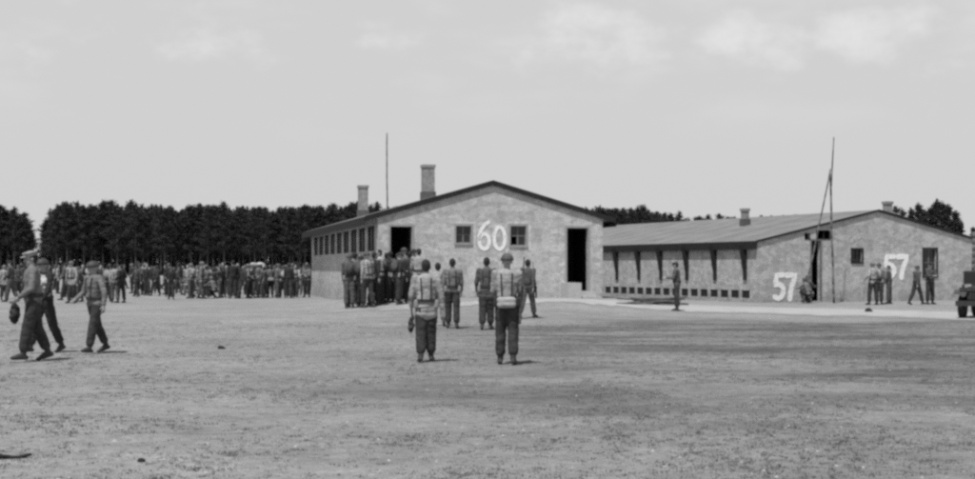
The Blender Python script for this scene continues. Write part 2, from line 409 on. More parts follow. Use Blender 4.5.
def window(hut, u0, u1, z0, z1, parent, broken=None, surround=M_FRAMEW, sash=M_FRAMEG):
    f = bmesh.new(); t = .07
    box(f, u0 - t, u1 + t, -.03, .04, z1, z1 + t); box(f, u0 - t, u1 + t, -.05, .04, z0 - t, z0 - .0)
    box(f, u0 - t, u0, -.03, .04, z0, z1); box(f, u1, u1 + t, -.03, .04, z0, z1)
    w = done(f, 'window', surround, parent)
    s = bmesh.new(); um = (u0 + u1) / 2; zm = (z0 + z1) / 2; b = .035
    for (a, c, d, e) in ((u0, u0 + b, z0, z1), (u1 - b, u1, z0, z1), (um - .03, um + .03, z0, z1)): box(s, a, c, .10, .14, d, e)
    for (a, c) in ((u0 + b, um - .03), (um + .03, u1 - b)):
        for zz in (z0, z1 - b, zm - .02): box(s, a, c, .102, .138, zz, zz + b)
    done(s, 'sash', sash, w)
    for i, (a, c) in enumerate(((u0 + b, um - .03), (um + .03, u1 - b))):
        for j, (d, e) in enumerate(((z0 + b, zm - .02), (zm + .015, z1 - b))):
            if (i, j) == broken: continue
            q = bmesh.new(); box(q, a, c, .115, .121, d, e); done(q, 'pane', M_GLASS, w)
    return w

def stroke(bm, pts, w, y=-.012, t=.010):
    """brush stroke: a flat ribbon with round ends following pts (u,z)"""
    P = [Vector(p) for p in pts]; n = len(P); L_, R2 = [], []
    for i, p in enumerate(P):
        d = (P[min(i+1, n-1)] - P[max(i-1, 0)]).normalized(); q = Vector((-d.y, d.x)) * w / 2
        L_.append(p + q); R2.append(p - q)
    def cap(c, d0, sgn):
        a0 = math.atan2(d0.y, d0.x); return [c + Vector((math.cos(a0 + sgn * k * math.pi / 6), math.sin(a0 + sgn * k * math.pi / 6))) * w / 2 for k in range(1, 6)]
    ring_a = cap(P[-1], (L_[-1] - P[-1]), -1); ring_b = cap(P[0], (R2[0] - P[0]), -1)
    def face(poly):
        A = [bm.verts.new((p.x, y, p.y)) for p in poly]; B = [bm.verts.new((p.x, y + t, p.y)) for p in poly]
        bm.faces.new(A); bm.faces.new(B[::-1])
        for i in range(len(A)): bm.faces.new((A[i], B[i], B[(i+1) % len(A)], A[(i+1) % len(A)]))
    for i in range(n - 1): face([L_[i], L_[i+1], R2[i+1], R2[i]])
    if n > 2 and (P[0] - P[-1]).length > w * .3:
        face([L_[-1]] + ring_a + [R2[-1]]); face([R2[0]] + ring_b + [L_[0]])
def arc(cx, cz, rx, rz_, a0, a1, n=18): return [(cx + rx * math.cos(R(a0 + (a1 - a0) * i / n)), cz + rz_ * math.sin(R(a0 + (a1 - a0) * i / n))) for i in range(n + 1)]

# ---- hut 60
A = Hut('barrack_hut', 378, 50.6, R(13.3), 8.9, 24.5, 3.53, 4.80, .22)
tag(A.root, 'low whitewashed hut with white number 60 and two dark doorways in its gable', 'hut')
def rect(h, p0, p1, y0, y1):
    u0, u1 = h.u(p0), h.u(p1); um = (u0 + u1) / 2; return (u0, u1, h.z(y1, um), h.z(y0, um))
dl = rect(A, 390.5, 412, 226.5, 298.5); dr = rect(A, 567, 588, 228, 291)
wl = rect(A, 456, 471, 226, 243); wr = rect(A, 510.5, 526, 226, 245.5)
dl = (dl[0], dl[1], .14, dl[3])
fw = wall('front_wall', M_WALL, A.root, 0, A.w, -.5, A.top, [dl, dr, wl, wr], brk=(A.w/2,))
# west side wall: row of windows under the eaves
side_h = []
for k in range(9):
    v0 = .9 + k * 2.55; side_h.append((v0, v0 + 1.95, 2.0, 2.98))
sw = wall('side_wall', M_WALL, A.root, .22, A.len - .22, -.5, lambda v: A.eave, side_h, along='y', off=0)
wall('side_wall', M_WALL, A.root, .22, A.len - .22, -.5, lambda v: A.eave, side_h, along='y', off=A.w - .22)
wall('rear_wall', M_WALL, A.root, 0, A.w, -.5, A.top, [], brk=(A.w/2,), off=A.len - .22)
for h in side_h:
    f = bmesh.new()
    for (a, b, c, d) in ((h[0], h[0]+.05, h[2], h[3]), (h[1]-.05, h[1], h[2], h[3]), ((h[0]+h[1])/2-.025, (h[0]+h[1])/2+.025, h[2], h[3])): box(f, .05, .09, a, b, c, d)
    for c in (h[2], h[3] - .05): box(f, .048, .092, h[0], h[1], c, c + .05)
    w_ = done(f, 'side_window', M_DARKWOOD, A.root)
    q = bmesh.new(); box(q, .10, .106, h[0], h[1], h[2], h[3]); done(q, 'pane', M_DUSTY, w_)
roof(A, 'roof', .07, .50, .10, A.root, M_ROOF, .20, .08)
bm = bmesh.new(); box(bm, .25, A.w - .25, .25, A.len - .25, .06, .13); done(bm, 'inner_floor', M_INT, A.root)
bm = bmesh.new(); box(bm, .25, A.w - .25, 3.0, 3.1, .132, A.eave + .2); box(bm, 4.4, 4.5, .25, 2.99, .132, A.eave + .2); box(bm, A.w - .30, A.w - .26, .26, 2.98, .132, A.eave - .02); box(bm, 4.52, A.w - .31, .30, 2.98, A.eave - .06, A.eave - .02); done(bm, 'partition_lining', M_INT, A.root)  # side and ceiling panels are a dark lining added to keep the doorway dark
for h in (dl, dr):
    f = bmesh.new(); t = .08
    box(f, h[0] - t, h[0], -.02, .05, h[2], h[3]); box(f, h[1], h[1] + t, -.02, .05, h[2], h[3]); box(f, h[0] - t, h[1] + t, -.02, .05, h[3], h[3] + t)
    d_ = done(f, 'door_frame', M_FRAMEW, A.root)
    f = bmesh.new(); xo = h[0] + .06 if h is dr else h[1]; box(f, xo - .05, xo - .01, .26, .26 + (h[1] - h[0]) * .95, h[2] + .02, h[3] - .02); dd = done(f, 'open_door', M_DARKWOOD, d_)
window(A, *wl, A.root); window(A, *wr, A.root, broken=(0, 0))
# steps
bm = bmesh.new(); box(bm, dl[0] - .2, dl[1] + .2, -.75, -.003, -.4, .07); box(bm, dl[0] - .1, dl[1] + .1, -.38, -.006, .07, .135); done(bm, 'door_step', M_CONC, A.root)
bm = bmesh.new(); box(bm, dr[0] - .25, dr[0] + .28, -1.0, -.006, -.4, dr[2] + .33); done(bm, 'step_wall', M_CONC, A.root)
bm = bmesh.new(); box(bm, dr[0] + .285, dr[1] + .25, -.9, -.006, -.4, dr[2] - .20); box(bm, dr[0] + .285, dr[1] + .2, -.45, -.006, dr[2] - .20, dr[2] - .01); done(bm, 'door_step', M_CONC, A.root)
# painted number 60
def num(h, px, py): u = h.u(px); return (u, h.z(py, u))
def digit(h, pts, w, m=M_PAINT):
    bm = bmesh.new(); stroke(bm, pts, w, y=-.016, t=.012); return done(bm, 'painted_digit', m, h.root)
s = 1 / 26.3
c6 = num(A, 484.3, 241.5); top6 = num(A, 488.5, 222.3); t2 = num(A, 485, 224.5); t3 = num(A, 481, 230)
six = [top6, (t2[0], t2[1]), t3, num(A, 479.3, 236)] + arc(c6[0], c6[1], 5.2*s, 7.6*s, 184, 526, 26)
digit(A, six, 3.6 * s)
c0 = num(A, 499.5, 238.2)
digit(A, arc(c0[0], c0[1], 5.6*s, 11.2*s, 90, 449.9, 30), 3.6 * s)
bm = bmesh.new(); a_ = num(A, 506.3, 249.5); b_ = num(A, 507, 254.5); stroke(bm, [a_, ((a_[0]+b_[0])/2, (a_[1]+b_[1])/2), b_], 1.8*s, y=-.016, t=.012); done(bm, 'paint_drip', M_PAINTF, A.root)
# pale bands above the windows and down their east sides
for wn in (wl, wr):
    bm = bmesh.new(); box(bm, wn[0] - .15, wn[1] + .20, -.006, -.0015, wn[3] + .085, wn[3] + .17); box(bm, wn[1] + .085, wn[1] + .2, -.006, -.0015, wn[2] - .2, wn[3] + .07)
    done(bm, 'pale_band', M_BAND, A.root)
# chimneys
def chimney(h, u, v, w, ztop, pot=False):
    bm = bmesh.new(); zb = h.top(max(0, u)) - .5
    box(bm, u - w/2, u + w/2, v - w/2, v + w/2, zb, ztop - .14)
    box(bm, u - w/2 - .04, u + w/2 + .04, v - w/2 - .04, v + w/2 + .04, ztop - .137, ztop)
    c = done(bm, 'chimney', M_BRICK, h.root)
    bm = bmesh.new(); zs = h.top(u)
    box(bm, u - w/2 - .05, u + w/2 + .05, v - w/2 - .05, v + w/2 + .05, zs - .25, zs + .42); done(bm, 'flashing', M_TAR, c)
chimney(A, A.w/2, A.v(428, A.w/2), .56, A.z(165, A.w/2, A.v(428, A.w/2)))
chimney(A, A.w/2 - 1.75, A.v(363, A.w/2 - 1.75), .50, A.z(185.5, A.w/2 - 1.75, A.v(363, A.w/2 - 1.75)))

# ---- hut 57
B = Hut('barrack_hut', 757.5, 59.6, R(23.5), 13.4, 27, 2.70, 4.17, 0)
tag(B.root, 'long grey hut with white number 57 painted twice on its gable end', 'hut')
bd = rect(B, 811.5, 820.5, 240, 302); bd = (bd[0], bd[1], .05, bd[3])
b1 = rect(B, 852, 862, 249.5, 262); b2 = rect(B, 923.5, 936.5, 249, 276); v1 = rect(B, 804.5, 812, 229.5, 238.5); v2 = rect(B, 816, 832.5, 229.5, 238.5)
def clampv(v): return (v[0], v[1], v[2], min(v[3], B.top(v[0]) - .12))
v1, v2 = clampv(v1), clampv(v2)
if v1[1] > bd[0] - .02: v1 = (v1[0], bd[0] - .05, v1[2], v1[3])
bd = (bd[0], bd[1], bd[2], min(bd[3], v2[2] - .1))
wall('front_wall', M_WALL2, B.root, 0, B.w, -.5, B.top, [bd, b1, b2, v1, v2], brk=(B.w/2,))
vents = []
for k in range(30):
    vv = .6 + k * .86
    if vv < B.len - .8: vents.append((vv, vv + .63, .20, .55))
wall('side_wall', M_WALL2, B.root, .22, B.len - .22, -.5, lambda v: B.eave, vents, along='y', off=0)
wall('side_wall', M_WALL2, B.root, .22, B.len - .22, -.5, lambda v: B.eave, [], along='y', off=B.w - .22)
wall('rear_wall', M_WALL2, B.root, 0, B.w, -.5, B.top, [], brk=(B.w/2,), off=B.len - .22)
roof(B, 'roof', .05, .12, .07, B.root, M_ROOF2, .28, .01)  # deepened eaves board: its dark face includes the shade under the eave
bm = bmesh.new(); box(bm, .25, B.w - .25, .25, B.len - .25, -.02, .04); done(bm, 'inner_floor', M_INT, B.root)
bm = bmesh.new(); box(bm, .6, B.w - .25, 2.5, 2.6, .045, B.eave); box(bm, .45, .5, .25, B.len - .3, .045, B.eave); done(bm, 'partition_lining', M_INT, B.root)
for px in (617, 639, 661, 687, 715, 745):  # near-black wedges below the eaves, wider at the top
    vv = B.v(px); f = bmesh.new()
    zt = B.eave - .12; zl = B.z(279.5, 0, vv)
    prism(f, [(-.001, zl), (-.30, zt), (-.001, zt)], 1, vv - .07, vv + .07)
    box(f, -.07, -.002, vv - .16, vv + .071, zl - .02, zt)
    done(f, 'eaves_wedge', M_DARKWOOD, B.root)
for h in vents:  # dark plates stand in for the shade inside the vent openings
    q = bmesh.new(); box(q, .03, .05, h[0], h[1], h[2], h[3]); box(q, .002, .029, h[0], h[0] + .03, h[2], h[3]); done(q, 'vent_shade', M_DARKWOOD, B.root)
f = bmesh.new(); box(f, bd[0] - .07, bd[0], -.02, .05, bd[2], bd[3]); box(f, bd[1], bd[1] + .07, -.02, .05, bd[2], bd[3]); box(f, bd[0] - .07, bd[1] + .07, -.02, .05, bd[3], bd[3] + .07)
dfr = done(f, 'door_frame', M_FRAMEG, B.root)
f = bmesh.new(); box(f, bd[0] + .02, bd[0] + .06, .26, 1.0, bd[2] + .02, bd[3] - .02); done(f, 'open_door', M_DARKWOOD, dfr)
window(B, *b1, B.root, surround=M_DARKWOOD, sash=M_DARKWOOD); window(B, *b2, B.root, surround=M_DARKWOOD)
for h in (v1, v2):
    f = bmesh.new(); n = max(1, int((h[1]-h[0]) / .35))
    for k in range(1, n): uu = h[0] + (h[1]-h[0]) * k / n; box(f, uu - .02, uu + .02, .04, .08, h[2], h[3])
    box(f, h[0], h[1], -.02, .0, h[2] - .05, h[2]); done(f, 'gable_vent', M_DARKWOOD, B.root)
sB = 1 / 22.0
def dig57(h, px, py, w, hgt, sw_, m):
    s_ = (h.u(px + 1) - h.u(px)); 
    def q(a, b): u = h.u(px + a * w); return (u, h.z(py + b * hgt, u))
    five = [q(.40, 0), q(.12, .02), q(.08, .30), q(.06, .42), q(.20, .38), q(.34, .44), q(.42, .58), q(.42, .74), q(.34, .90), q(.20, .98), q(.04, .92)]
    seven = [q(.58, .02), q(.78, 0), q(.97, 0), q(.92, .18), q(.84, .40), q(.76, .68), q(.72, 1.0)]
    for d in (five, seven): digit(h, d, sw_, m)
dig57(B, 774, 275, 22, 24, .25, M_PAINTW)
dig57(B, 884, 256.5, 24, 21, .25, M_PAINTW)
uc = B.w/2 - 2.6; vc = B.v(745, uc); chimney(B, uc, vc, .30, B.z(208.5, uc, vc))
vc = 5.0; uc = B.u(887.5, vc); chimney(B, uc, vc, .34, B.z(201.5, uc, vc))
# heap of boards and beams along hut 57
def plank(loc, L, w, t, rz, tilt=0, parent=None):
    bm = bmesh.new(); box(bm, -L/2, L/2, -w/2, w/2, 0, t)
    bmesh.ops.bevel(bm, geom=bm.edges[:], offset=.006, segments=1, affect='EDGES')
    o = done(bm, 'plank', M_WOODP, parent); o.location = loc; o.rotation_euler = (0, tilt, rz); return o
rnd = random.Random(3)
k = 0
for i in range(11):
    px = 634 + rnd.random() * 36; x, y, z = foot(px, 303 + rnd.random() * 2)
    o = plank((x, y, z + .02 + .06 * (i // 4)), 1.1 + rnd.random() * 1.2, .16 + .1 * rnd.random(), .06, R(rnd.uniform(-22, 22)), R(rnd.uniform(-5, 5)))
    pos = ['flat on the sand', 'across the ones below', 'on top of the heap'][i // 4]
    tag(o, f"{['short', 'weathered', 'dark', 'broad', 'narrow', 'warped', 'split', 'grey', 'thin', 'thick', 'long'][i]} plank lying {pos} of boards before hut 57's long wall", 'plank', 'loose boards before the long wall')
for i in range(5):
    px = 722 + i * 7; x, y, z = foot(px, 299.5 + i * .5)
    o = plank((x, y, z + .01), 1.5 - .1 * i, .22, .14, R(-30 + 9 * i), R(rnd.uniform(-3, 3)))
    tag(o, f"{['dark', 'squared', 'rough', 'splintered', 'stubby'][i]} timber beam by the corner of hut 57 under its last wedge", 'beam', 'beams by the hut corner')

# ------------------------------------------------------------------ poles
def pole(name, p0, p1, r0, r1, label, cat='pole'):
    p0 = Vector(p0); p1 = Vector(p1); bm = bmesh.new(); n = 14; prev = None
    for i in range(n):
        a = p0.lerp(p1, i / n); b = p0.lerp(p1, (i + 1) / n)
        wob = lambda q, t: q + Vector((noise.noise(q * .7) * .03, 0, 0)) * (1 if 0 < t < 1 else 0)
        ra = r0 + (r1 - r0) * i / n; rb = r0 + (r1 - r0) * (i + 1) / n
        tube(bm, wob(a, i / n) - p0, wob(b, (i + 1) / n) - p0, ra, rb, 8, True)
    bmesh.ops.remove_doubles(bm, verts=bm.verts, dist=1e-4)
    o = done(bm, name, M_POLE, smooth=True); o.location = p0; return tag(o, label, cat)
d = 84; x = at(387.5, d); pole('mast', (x, d, 0), (at(387, d), d, EYE + (HOR - 133) / F * d), .06, .04, 'tall thin mast rising behind the chimneys of hut 60', 'mast')
xg, yg, z_ = foot(833.5, 303); yg -= .3
def wp(px, py, d): return Vector((at(px, d), d, EYE + (HOR - py) / F * d))
pole('mast', (at(834, yg), yg, 0), wp(830, 174, yg), .055, .042, 'upright lower mast planted before the gable of hut 57', 'mast')
pole('mast_extension', wp(830.6, 190, yg - .12), wp(833.8, 137, yg - .12), .036, .024, 'slim pole lashed to the head of the upright mast at hut 57', 'mast')
pole('leaning_pole', wp(803, 303, yg - .6), wp(830.5, 169, yg - .22), .042, .032, 'slanting pole propped against the upright mast at hut 57', 'pole')

# ------------------------------------------------------------------ people
def D(a, out=0): return Vector((math.sin(out) * math.cos(a), math.sin(a), -math.cos(a) * math.cos(out)))
def remesh(bm, voxel, amp=0, freq=9, seed=0, smooth_it=2):
    bmesh.ops.recalc_face_normals(bm, faces=bm.faces)
    me = bpy.data.meshes.new('tmp'); bm.to_mesh(me); bm.free(); o = bpy.data.objects.new('tmp', me); COL.objects.link(o)
    md = o.modifiers.new('r', 'REMESH'); md.mode = 'VOXEL'; md.voxel_size = voxel
    if smooth_it: sm = o.modifiers.new('s', 'SMOOTH'); sm.iterations = smooth_it; sm.factor = .5
    dg = bpy.context.evaluated_depsgraph_get(); res = bpy.data.meshes.new_from_object(o.evaluated_get(dg))
    bpy.data.objects.remove(o); bpy.data.meshes.remove(me)
    if amp:
        res.update()
        nor = [v.normal.copy() for v in res.vertices]
        for v, n in zip(res.vertices, nor):
            p = v.co; k = noise.noise(Vector((p.x * freq, p.y * freq, p.z * freq * 1.9 + seed)))
            k = k + .55 * (1 - 2 * abs(noise.noise(Vector((p.x * freq * 1.1 + p.z * 5, p.y * freq * 1.1, p.z * freq * 2.1 + seed * 2))))) - .3
            v.co = p + n * amp * k
    for p in res.polygons: p.use_smooth = True
    return res

def pose(legs=((0, 0), (0, 0)), arms=((0, .08, .15), (0, .08, .15)), lean=.03, turn=0, head=(0, 0), crouch=0, legout=.03, footang=(0, 0)):
    """legs: (thigh forward, knee bend) left/right; arms: (forward, out, elbow bend); head: (yaw, nod)"""
    j = {}
    up = Vector((0, math.sin(lean), math.cos(lean)))
    P = Vector((0, 0, 0)); j['pelvis'] = P; j['up'] = up
    for i, s in enumerate((-1, 1)):
        a, k = legs[i]; hip = P + Vector((s * .088, 0, -.03)); kn = hip + .435 * D(a, s * legout); an = kn + .415 * D(a - k, s * legout * .4)
        f = footang[i]; toe = an + Vector((s * .03, .17 * math.cos(f), -.055 * (1 if abs(f) < .01 else 1) - .15 * math.sin(f)))
        j['hip', i], j['knee', i], j['ankle', i], j['toe', i] = hip, kn, an, toe
        j['heel', i] = an + Vector((0, -.05, -.055))
    tr = Matrix.Rotation(turn, 3, 'Z')
    j['waist'] = P + up * .14; j['chest'] = P + up * .36; j['neck'] = P + up * .52; j['headc'] = j['neck'] + Vector((0, .015 + math.sin(lean) * .12, .155))
    for i, s in enumerate((-1, 1)):
        a, o, b = arms[i]; sh = P + up * .475 + tr @ Vector((s * .185, 0, 0)); el = sh + .29 * (tr @ D(a, s * o))
        inw = -s * .30 * math.sin(min(b, 1.6))
        wr = el + .25 * (tr @ (D(a + b, s * o * .5) + Vector((inw, 0, 0))).normalized())
        j['sh', i], j['el', i], j['wr', i] = sh, el, wr
    j['head'] = head
    low = min(min(j['ankle', i].z - .085, j['toe', i].z - .028) for i in (0, 1))
    off = Vector((0, 0, -low))
    for k in j:
        if k in ('up', 'head'): continue
        j[k] = j[k] + off
    return j

SKIN = mat('skin', .30, var=.08, scale=12, rough=.6); HAIR = mat('dark_hair', .03); LEATHER = mat('boot_leather', .045, rough=.6, var=.2, scale=10)
FEY = mat('eyes_dark', .02)
TONES = {
 'light': mat('light_cloth', .30, var=.42, scale=7, bump=.3, bscale=25), 'pale': mat('pale_cloth', .40, var=.42, scale=7, bump=.3, bscale=25), 'mid': mat('mid_cloth', .16, var=.42, scale=7, bump=.3, bscale=25),
 'grey': mat('grey_cloth', .085, var=.42, scale=7, bump=.3, bscale=25), 'dark': mat('dark_cloth', .040, var=.5, scale=7, bump=.3, bscale=25), 'black': mat('blackish_cloth', .03, var=.25, scale=7, bump=.3, bscale=25),
 'helmet': mat('helmet_steel', .06, rough=.55, var=.15, scale=9), 'web': mat('webbing', .22, var=.2, scale=12), 'sack': mat('sack_cloth', .33, var=.15, scale=9), 'white': mat('white_cloth', .72, var=.06, scale=8)}

def hand(bm, wr, el, s, fwd):
    d = (wr - el).normalized(); side = Vector((0, 0, 1)).cross(d)
    fw = (Vector(fwd) - d * Vector(fwd).dot(d)).normalized(); inn = d.cross(fw) * 1.0    # palm normal direction
    if inn.x * s > 0: inn = -inn
    pc = wr + d * .055
    capsule(bm, wr - d * .01, wr + d * .085, .030, .036, flat=.5, fdir=inn)
    for k, (off, ln) in enumerate(((.030, .070), (.011, .080), (-.009, .075), (-.028, .058))):
        b0 = wr + d * .085 + fw * off; dk = (d + inn * .25).normalized(); m_ = b0 + dk * ln * .5; e_ = m_ + (d + inn * (.75 + .1 * k)).normalized() * ln * .5
        capsule(bm, b0, m_, .0105, .0095, 8, 2); capsule(bm, m_, e_, .0095, .008, 8, 2)
    t0 = wr + d * .03 + fw * .028; t1 = t0 + (d + fw * .9 + inn * .3).normalized() * .04; t2 = t1 + (d + fw * .25 + inn * .4).normalized() * .032
    capsule(bm, t0, t1, .013, .011, 8, 2); capsule(bm, t1, t2, .011, .009, 8, 2)

def head_rot(j): yaw, nod = j['head']; return Matrix.Rotation(yaw, 3, 'Z') @ Matrix.Rotation(-nod, 3, 'X')
PROTO = {}
def build_person(key, j, hat='helmet', coat=False, pack=None, belt=True, web=True, voxel=.0125, bare=False, baggy=1.0):
    """meshes of one figure; key -> list of (name, mesh, slot)"""
    parts = []; up = j['up']; HR = head_rot(j); hc = j['headc']; seed = hash(key) % 50 if False else len(PROTO) * 3.1
    # body: one continuous surface
    bm = bmesh.new()
    ell(bm, hc + HR @ Vector((0, -.012, .022)), (.076, .096, .098), HR)
    ell(bm, hc + HR @ Vector((0, .022, -.045)), (.056, .068, .078), HR)
    ell(bm, hc + HR @ Vector((0, .082, -.098)), (.026, .020, .018), HR)                 # chin
    capsule(bm, hc + HR @ Vector((0, .088, .012)), hc + HR @ Vector((0, .108, -.028)), .010, .015, 8, 2)   # nose
    capsule(bm, hc + HR @ Vector((-.018, .086, -.062)), hc + HR @ Vector((.018, .086, -.062)), .008, .008, 8, 2)  # lips
    capsule(bm, hc + HR @ Vector((-.035, .078, .028)), hc + HR @ Vector((.035, .078, .028)), .011, .011, 8, 2)     # brow
    for s in (-1, 1): ell(bm, hc + HR @ Vector((s * .077, -.005, -.012)), (.012, .020, .032), HR, 8, 6)
    capsule(bm, j['neck'] - up * .06, hc + Vector((0, -.01, -.06)), .060, .054)
    capsule(bm, j['chest'], j['waist'], .12, .11, flat=.8, fdir=(0, 1, 0)); capsule(bm, j['sh', 0], j['sh', 1], .05, .05)
    ell(bm, j['pelvis'] + Vector((0, 0, .0)), (.15, .11, .12))
    for i, s in enumerate((-1, 1)):
        capsule(bm, j['sh', i], j['el', i], .048, .038); capsule(bm, j['el', i], j['wr', i], .038, .026)
        hand(bm, j['wr', i], j['el', i], s, (0, 1, 0))
        capsule(bm, j['hip', i], j['knee', i], .082, .052); capsule(bm, j['knee', i], j['ankle', i], .052, .038)
        capsule(bm, j['ankle', i], j['toe', i], .035, .028)
    parts.append(('body', remesh(bm, .0085, smooth_it=1), SKIN))
    # eyes set in the face
    for s in (-1, 1):
        bm = bmesh.new(); ell(bm, hc + HR @ Vector((s * .030, .082, .006)), (.013, .008, .006), HR, 8, 6)
        me = bpy.data.meshes.new('eye'); bm.to_mesh(me); bm.free(); parts.append(('eye', me, FEY))
    # jacket
    bm = bmesh.new(); tw = (j['sh', 1] - j['sh', 0]).normalized(); fd = Vector((0, 0, 1)).cross(tw); fd = -fd if fd.y < 0 else fd
    capsule(bm, j['sh', 0] + Vector((.01, 0, -.02)), j['sh', 1] + Vector((-.01, 0, -.02)), .072, .072)
    capsule(bm, j['chest'] - up * .02 - tw * .06, j['waist'] - tw * .045, .125, .115); capsule(bm, j['chest'] - up * .02 + tw * .06, j['waist'] + tw * .045, .125, .115)
    ell(bm, j['chest'] + up * .03, (.19, .135, .17)); capsule(bm, j['neck'] - up * .10, j['neck'] - up * .005, .095, .072)
    capsule(bm, j['waist'] + up * .03, j['pelvis'] + up * (.05 if not coat else .0), .155 * baggy, .160 * baggy, flat=.88, fdir=fd)
    capsule(bm, j['pelvis'] - tw * .085 - up * .01, j['pelvis'] + tw * .085 - up * .01, .115, .115)
    if coat:
        for i in (0, 1): capsule(bm, j['hip', i] + Vector((0, 0, .02)), j['hip', i].lerp(j['knee', i], .28), .118, .112)
        km = (j['knee', 0] + j['knee', 1]) / 2; pc = j['pelvis']
        for t_ in (.12, .28): q_ = pc.lerp(km, t_); capsule(bm, q_ - tw * (.065 + .05 * t_), q_ + tw * (.065 + .05 * t_), .132, .128)
    for i in (0, 1):
        if bare: capsule(bm, j['sh', i], j['sh', i].lerp(j['el', i], .85), .070, .060)
        else:
            capsule(bm, j['sh', i], j['el', i], .070, .056); capsule(bm, j['el', i], j['wr', i].lerp(j['el', i], .10), .056, .042)
    parts.append(('jacket', remesh(bm, voxel, .008, 7.5, seed), 'J'))
    # trousers
    bm = bmesh.new(); capsule(bm, j['hip', 0] + Vector((.02, 0, .09)), j['hip', 1] + Vector((-.02, 0, .09)), .112, .112); ell(bm, j['pelvis'] + Vector((0, -.005, -.02)), (.152, .118, .11))
    for i in (0, 1):
        capsule(bm, j['hip', i], j['knee', i], .110 * baggy, .088 * baggy)
        e = j['knee', i].lerp(j['ankle', i], .72); capsule(bm, j['knee', i], e, .088 * baggy, .082 * baggy)
    parts.append(('trousers', remesh(bm, voxel, .009, 7, seed + 7), 'T'))
    for i in (0, 1):
        bm = bmesh.new(); an, toe = j['ankle', i], j['toe', i]
        capsule(bm, j['knee', i].lerp(an, .62), an, .056, .048); capsule(bm, j['heel', i] + Vector((0, 0, .015)), toe, .040, .036, flat=.9, fdir=(0, 0, 1)); capsule(bm, an, toe + (an - toe) * .3, .046, .038)
        parts.append(('boot', remesh(bm, .011, smooth_it=1), LEATHER))
    if hat == 'helmet':
        bm = bmesh.new(); ax = 16; rows = []
        for k in range(8):
            t = math.pi / 2 * k / 7; zz = math.cos(t); rr = math.sin(t); ex = 1 + (.06 if k == 7 else .015 if k == 6 else 0)
            rows.append([bm.verts.new(hc + HR @ Vector((rr * .101 * ex * math.cos(q), rr * .124 * ex * math.sin(q) - .004, .028 + zz * .104 - (.015 if k == 7 else 0)))) for q in [2*math.pi*i/ax for i in range(ax)]])
        for a, b in zip(rows, rows[1:]):
            for i in range(ax): bm.faces.new((a[i], b[i], b[(i+1) % ax], a[(i+1) % ax]))
        bmesh.ops.remove_doubles(bm, verts=bm.verts, dist=1e-4)
        bmesh.ops.recalc_face_normals(bm, faces=bm.faces); bmesh.ops.solidify(bm, geom=bm.faces[:], thickness=.007)
        me = bpy.data.meshes.new('helmet'); bm.to_mesh(me); bm.free(); 
        for p in me.polygons: p.use_smooth = True
        parts.append(('helmet', me, 'H'))
    elif hat == 'cap':
        bm = bmesh.new(); ell(bm, hc + HR @ Vector((0, -.008, .065)), (.092, .112, .062), HR); ell(bm, hc + HR @ Vector((0, .105, .045)), (.062, .06, .012), HR); ell(bm, hc + HR @ Vector((0, .0, .095)), (.110, .125, .022), HR)
        parts.append(('cap', remesh(bm, .009), 'H'))
    if True:      # every head gets hair; it is left out under a helmet
        bm = bmesh.new(); ell(bm, hc + HR @ Vector((0, -.024, .030)), (.083, .096, .098), HR); ell(bm, hc + HR @ Vector((0, -.045, -.02)), (.074, .062, .07), HR)
        parts.append(('hair', remesh(bm, .010, .004, 30, seed), HAIR))
    if belt:
        bm = bmesh.new(); c = j['waist'] - up * .05; n = 28; rows = []
        for dz in (-.028, .028):
            for ro in (0, .012):
                rows.append([bm.verts.new(c + tw * ((.170 + ro) * baggy * math.cos(q)) + fd * ((.142 + ro) * baggy * math.sin(q)) + up * dz) for q in [2*math.pi*i/n for i in range(n)]])
        r0, r1, r2, r3 = rows
        for a, b in ((r0, r1), (r1, r3), (r3, r2), (r2, r0)):
            for i in range(n): bm.faces.new((a[i], a[(i+1) % n], b[(i+1) % n], b[i]))
        bmesh.ops.recalc_face_normals(bm, faces=bm.faces)
        me = bpy.data.meshes.new('belt'); bm.to_mesh(me); bm.free(); parts.append(('belt', me, 'D'))
        if web:
            for q, (w_, h_) in ((R(212), (.06, .08)), (R(-28), (.05, .07))):
                bm = bmesh.new(); p = c + tw * (.20 * math.cos(q)) + fd * (.17 * math.sin(q)) - up * .06
                capsule(bm, p - up * .04, p + up * .04, .048, .045, flat=.7, fdir=fd)
                parts.append(('canteen' if w_ == .06 else 'pouch', remesh(bm, .012), 'W'))
    if pack == 'butt':
        bm = bmesh.new(); p = j['waist'] - up * .10 - fd * .185; M = Matrix((tw, fd, up)).transposed(); capsule(bm, p - tw * .10 + up * .02, p + tw * .10 + up * .02, .055, .055); capsule(bm, p - tw * .10 - up * .05, p + tw * .10 - up * .05, .055, .055)
        parts.append(('pack', remesh(bm, .012, .006), 'P'))
    if pack == 'haversack':
        bm = bmesh.new(); p = j['chest'] - up * .0 - fd * .20; M = Matrix((tw, fd, up)).transposed(); ell(bm, p, (.15, .08, .19), M)
        parts.append(('pack', remesh(bm, .012, .006), 'P'))
    if web:
        for s in (-1, 1):
            bm = bmesh.new(); pts = []
            for k in range(9):
                t = k / 8; ang = math.pi * t
                b_ = j['waist'] - up * .03; h_ = (j['neck'] - up * .035 - b_).length
                pts.append(b_ + tw * (s * (.075 + .02 * math.sin(ang))) + fd * (.158 * math.cos(ang)) * (1 if 0 < t < 1 else 1) + up * (h_ * min(1, 1.35 * math.sin(ang))))
            for a, b in zip(pts, pts[1:]): tube(bm, a, b, .012, .012, 6)
            me = bpy.data.meshes.new('strap'); bmesh.ops.recalc_face_normals(bm, faces=bm.faces); bm.to_mesh(me); bm.free(); parts.append(('strap', me, 'D'))
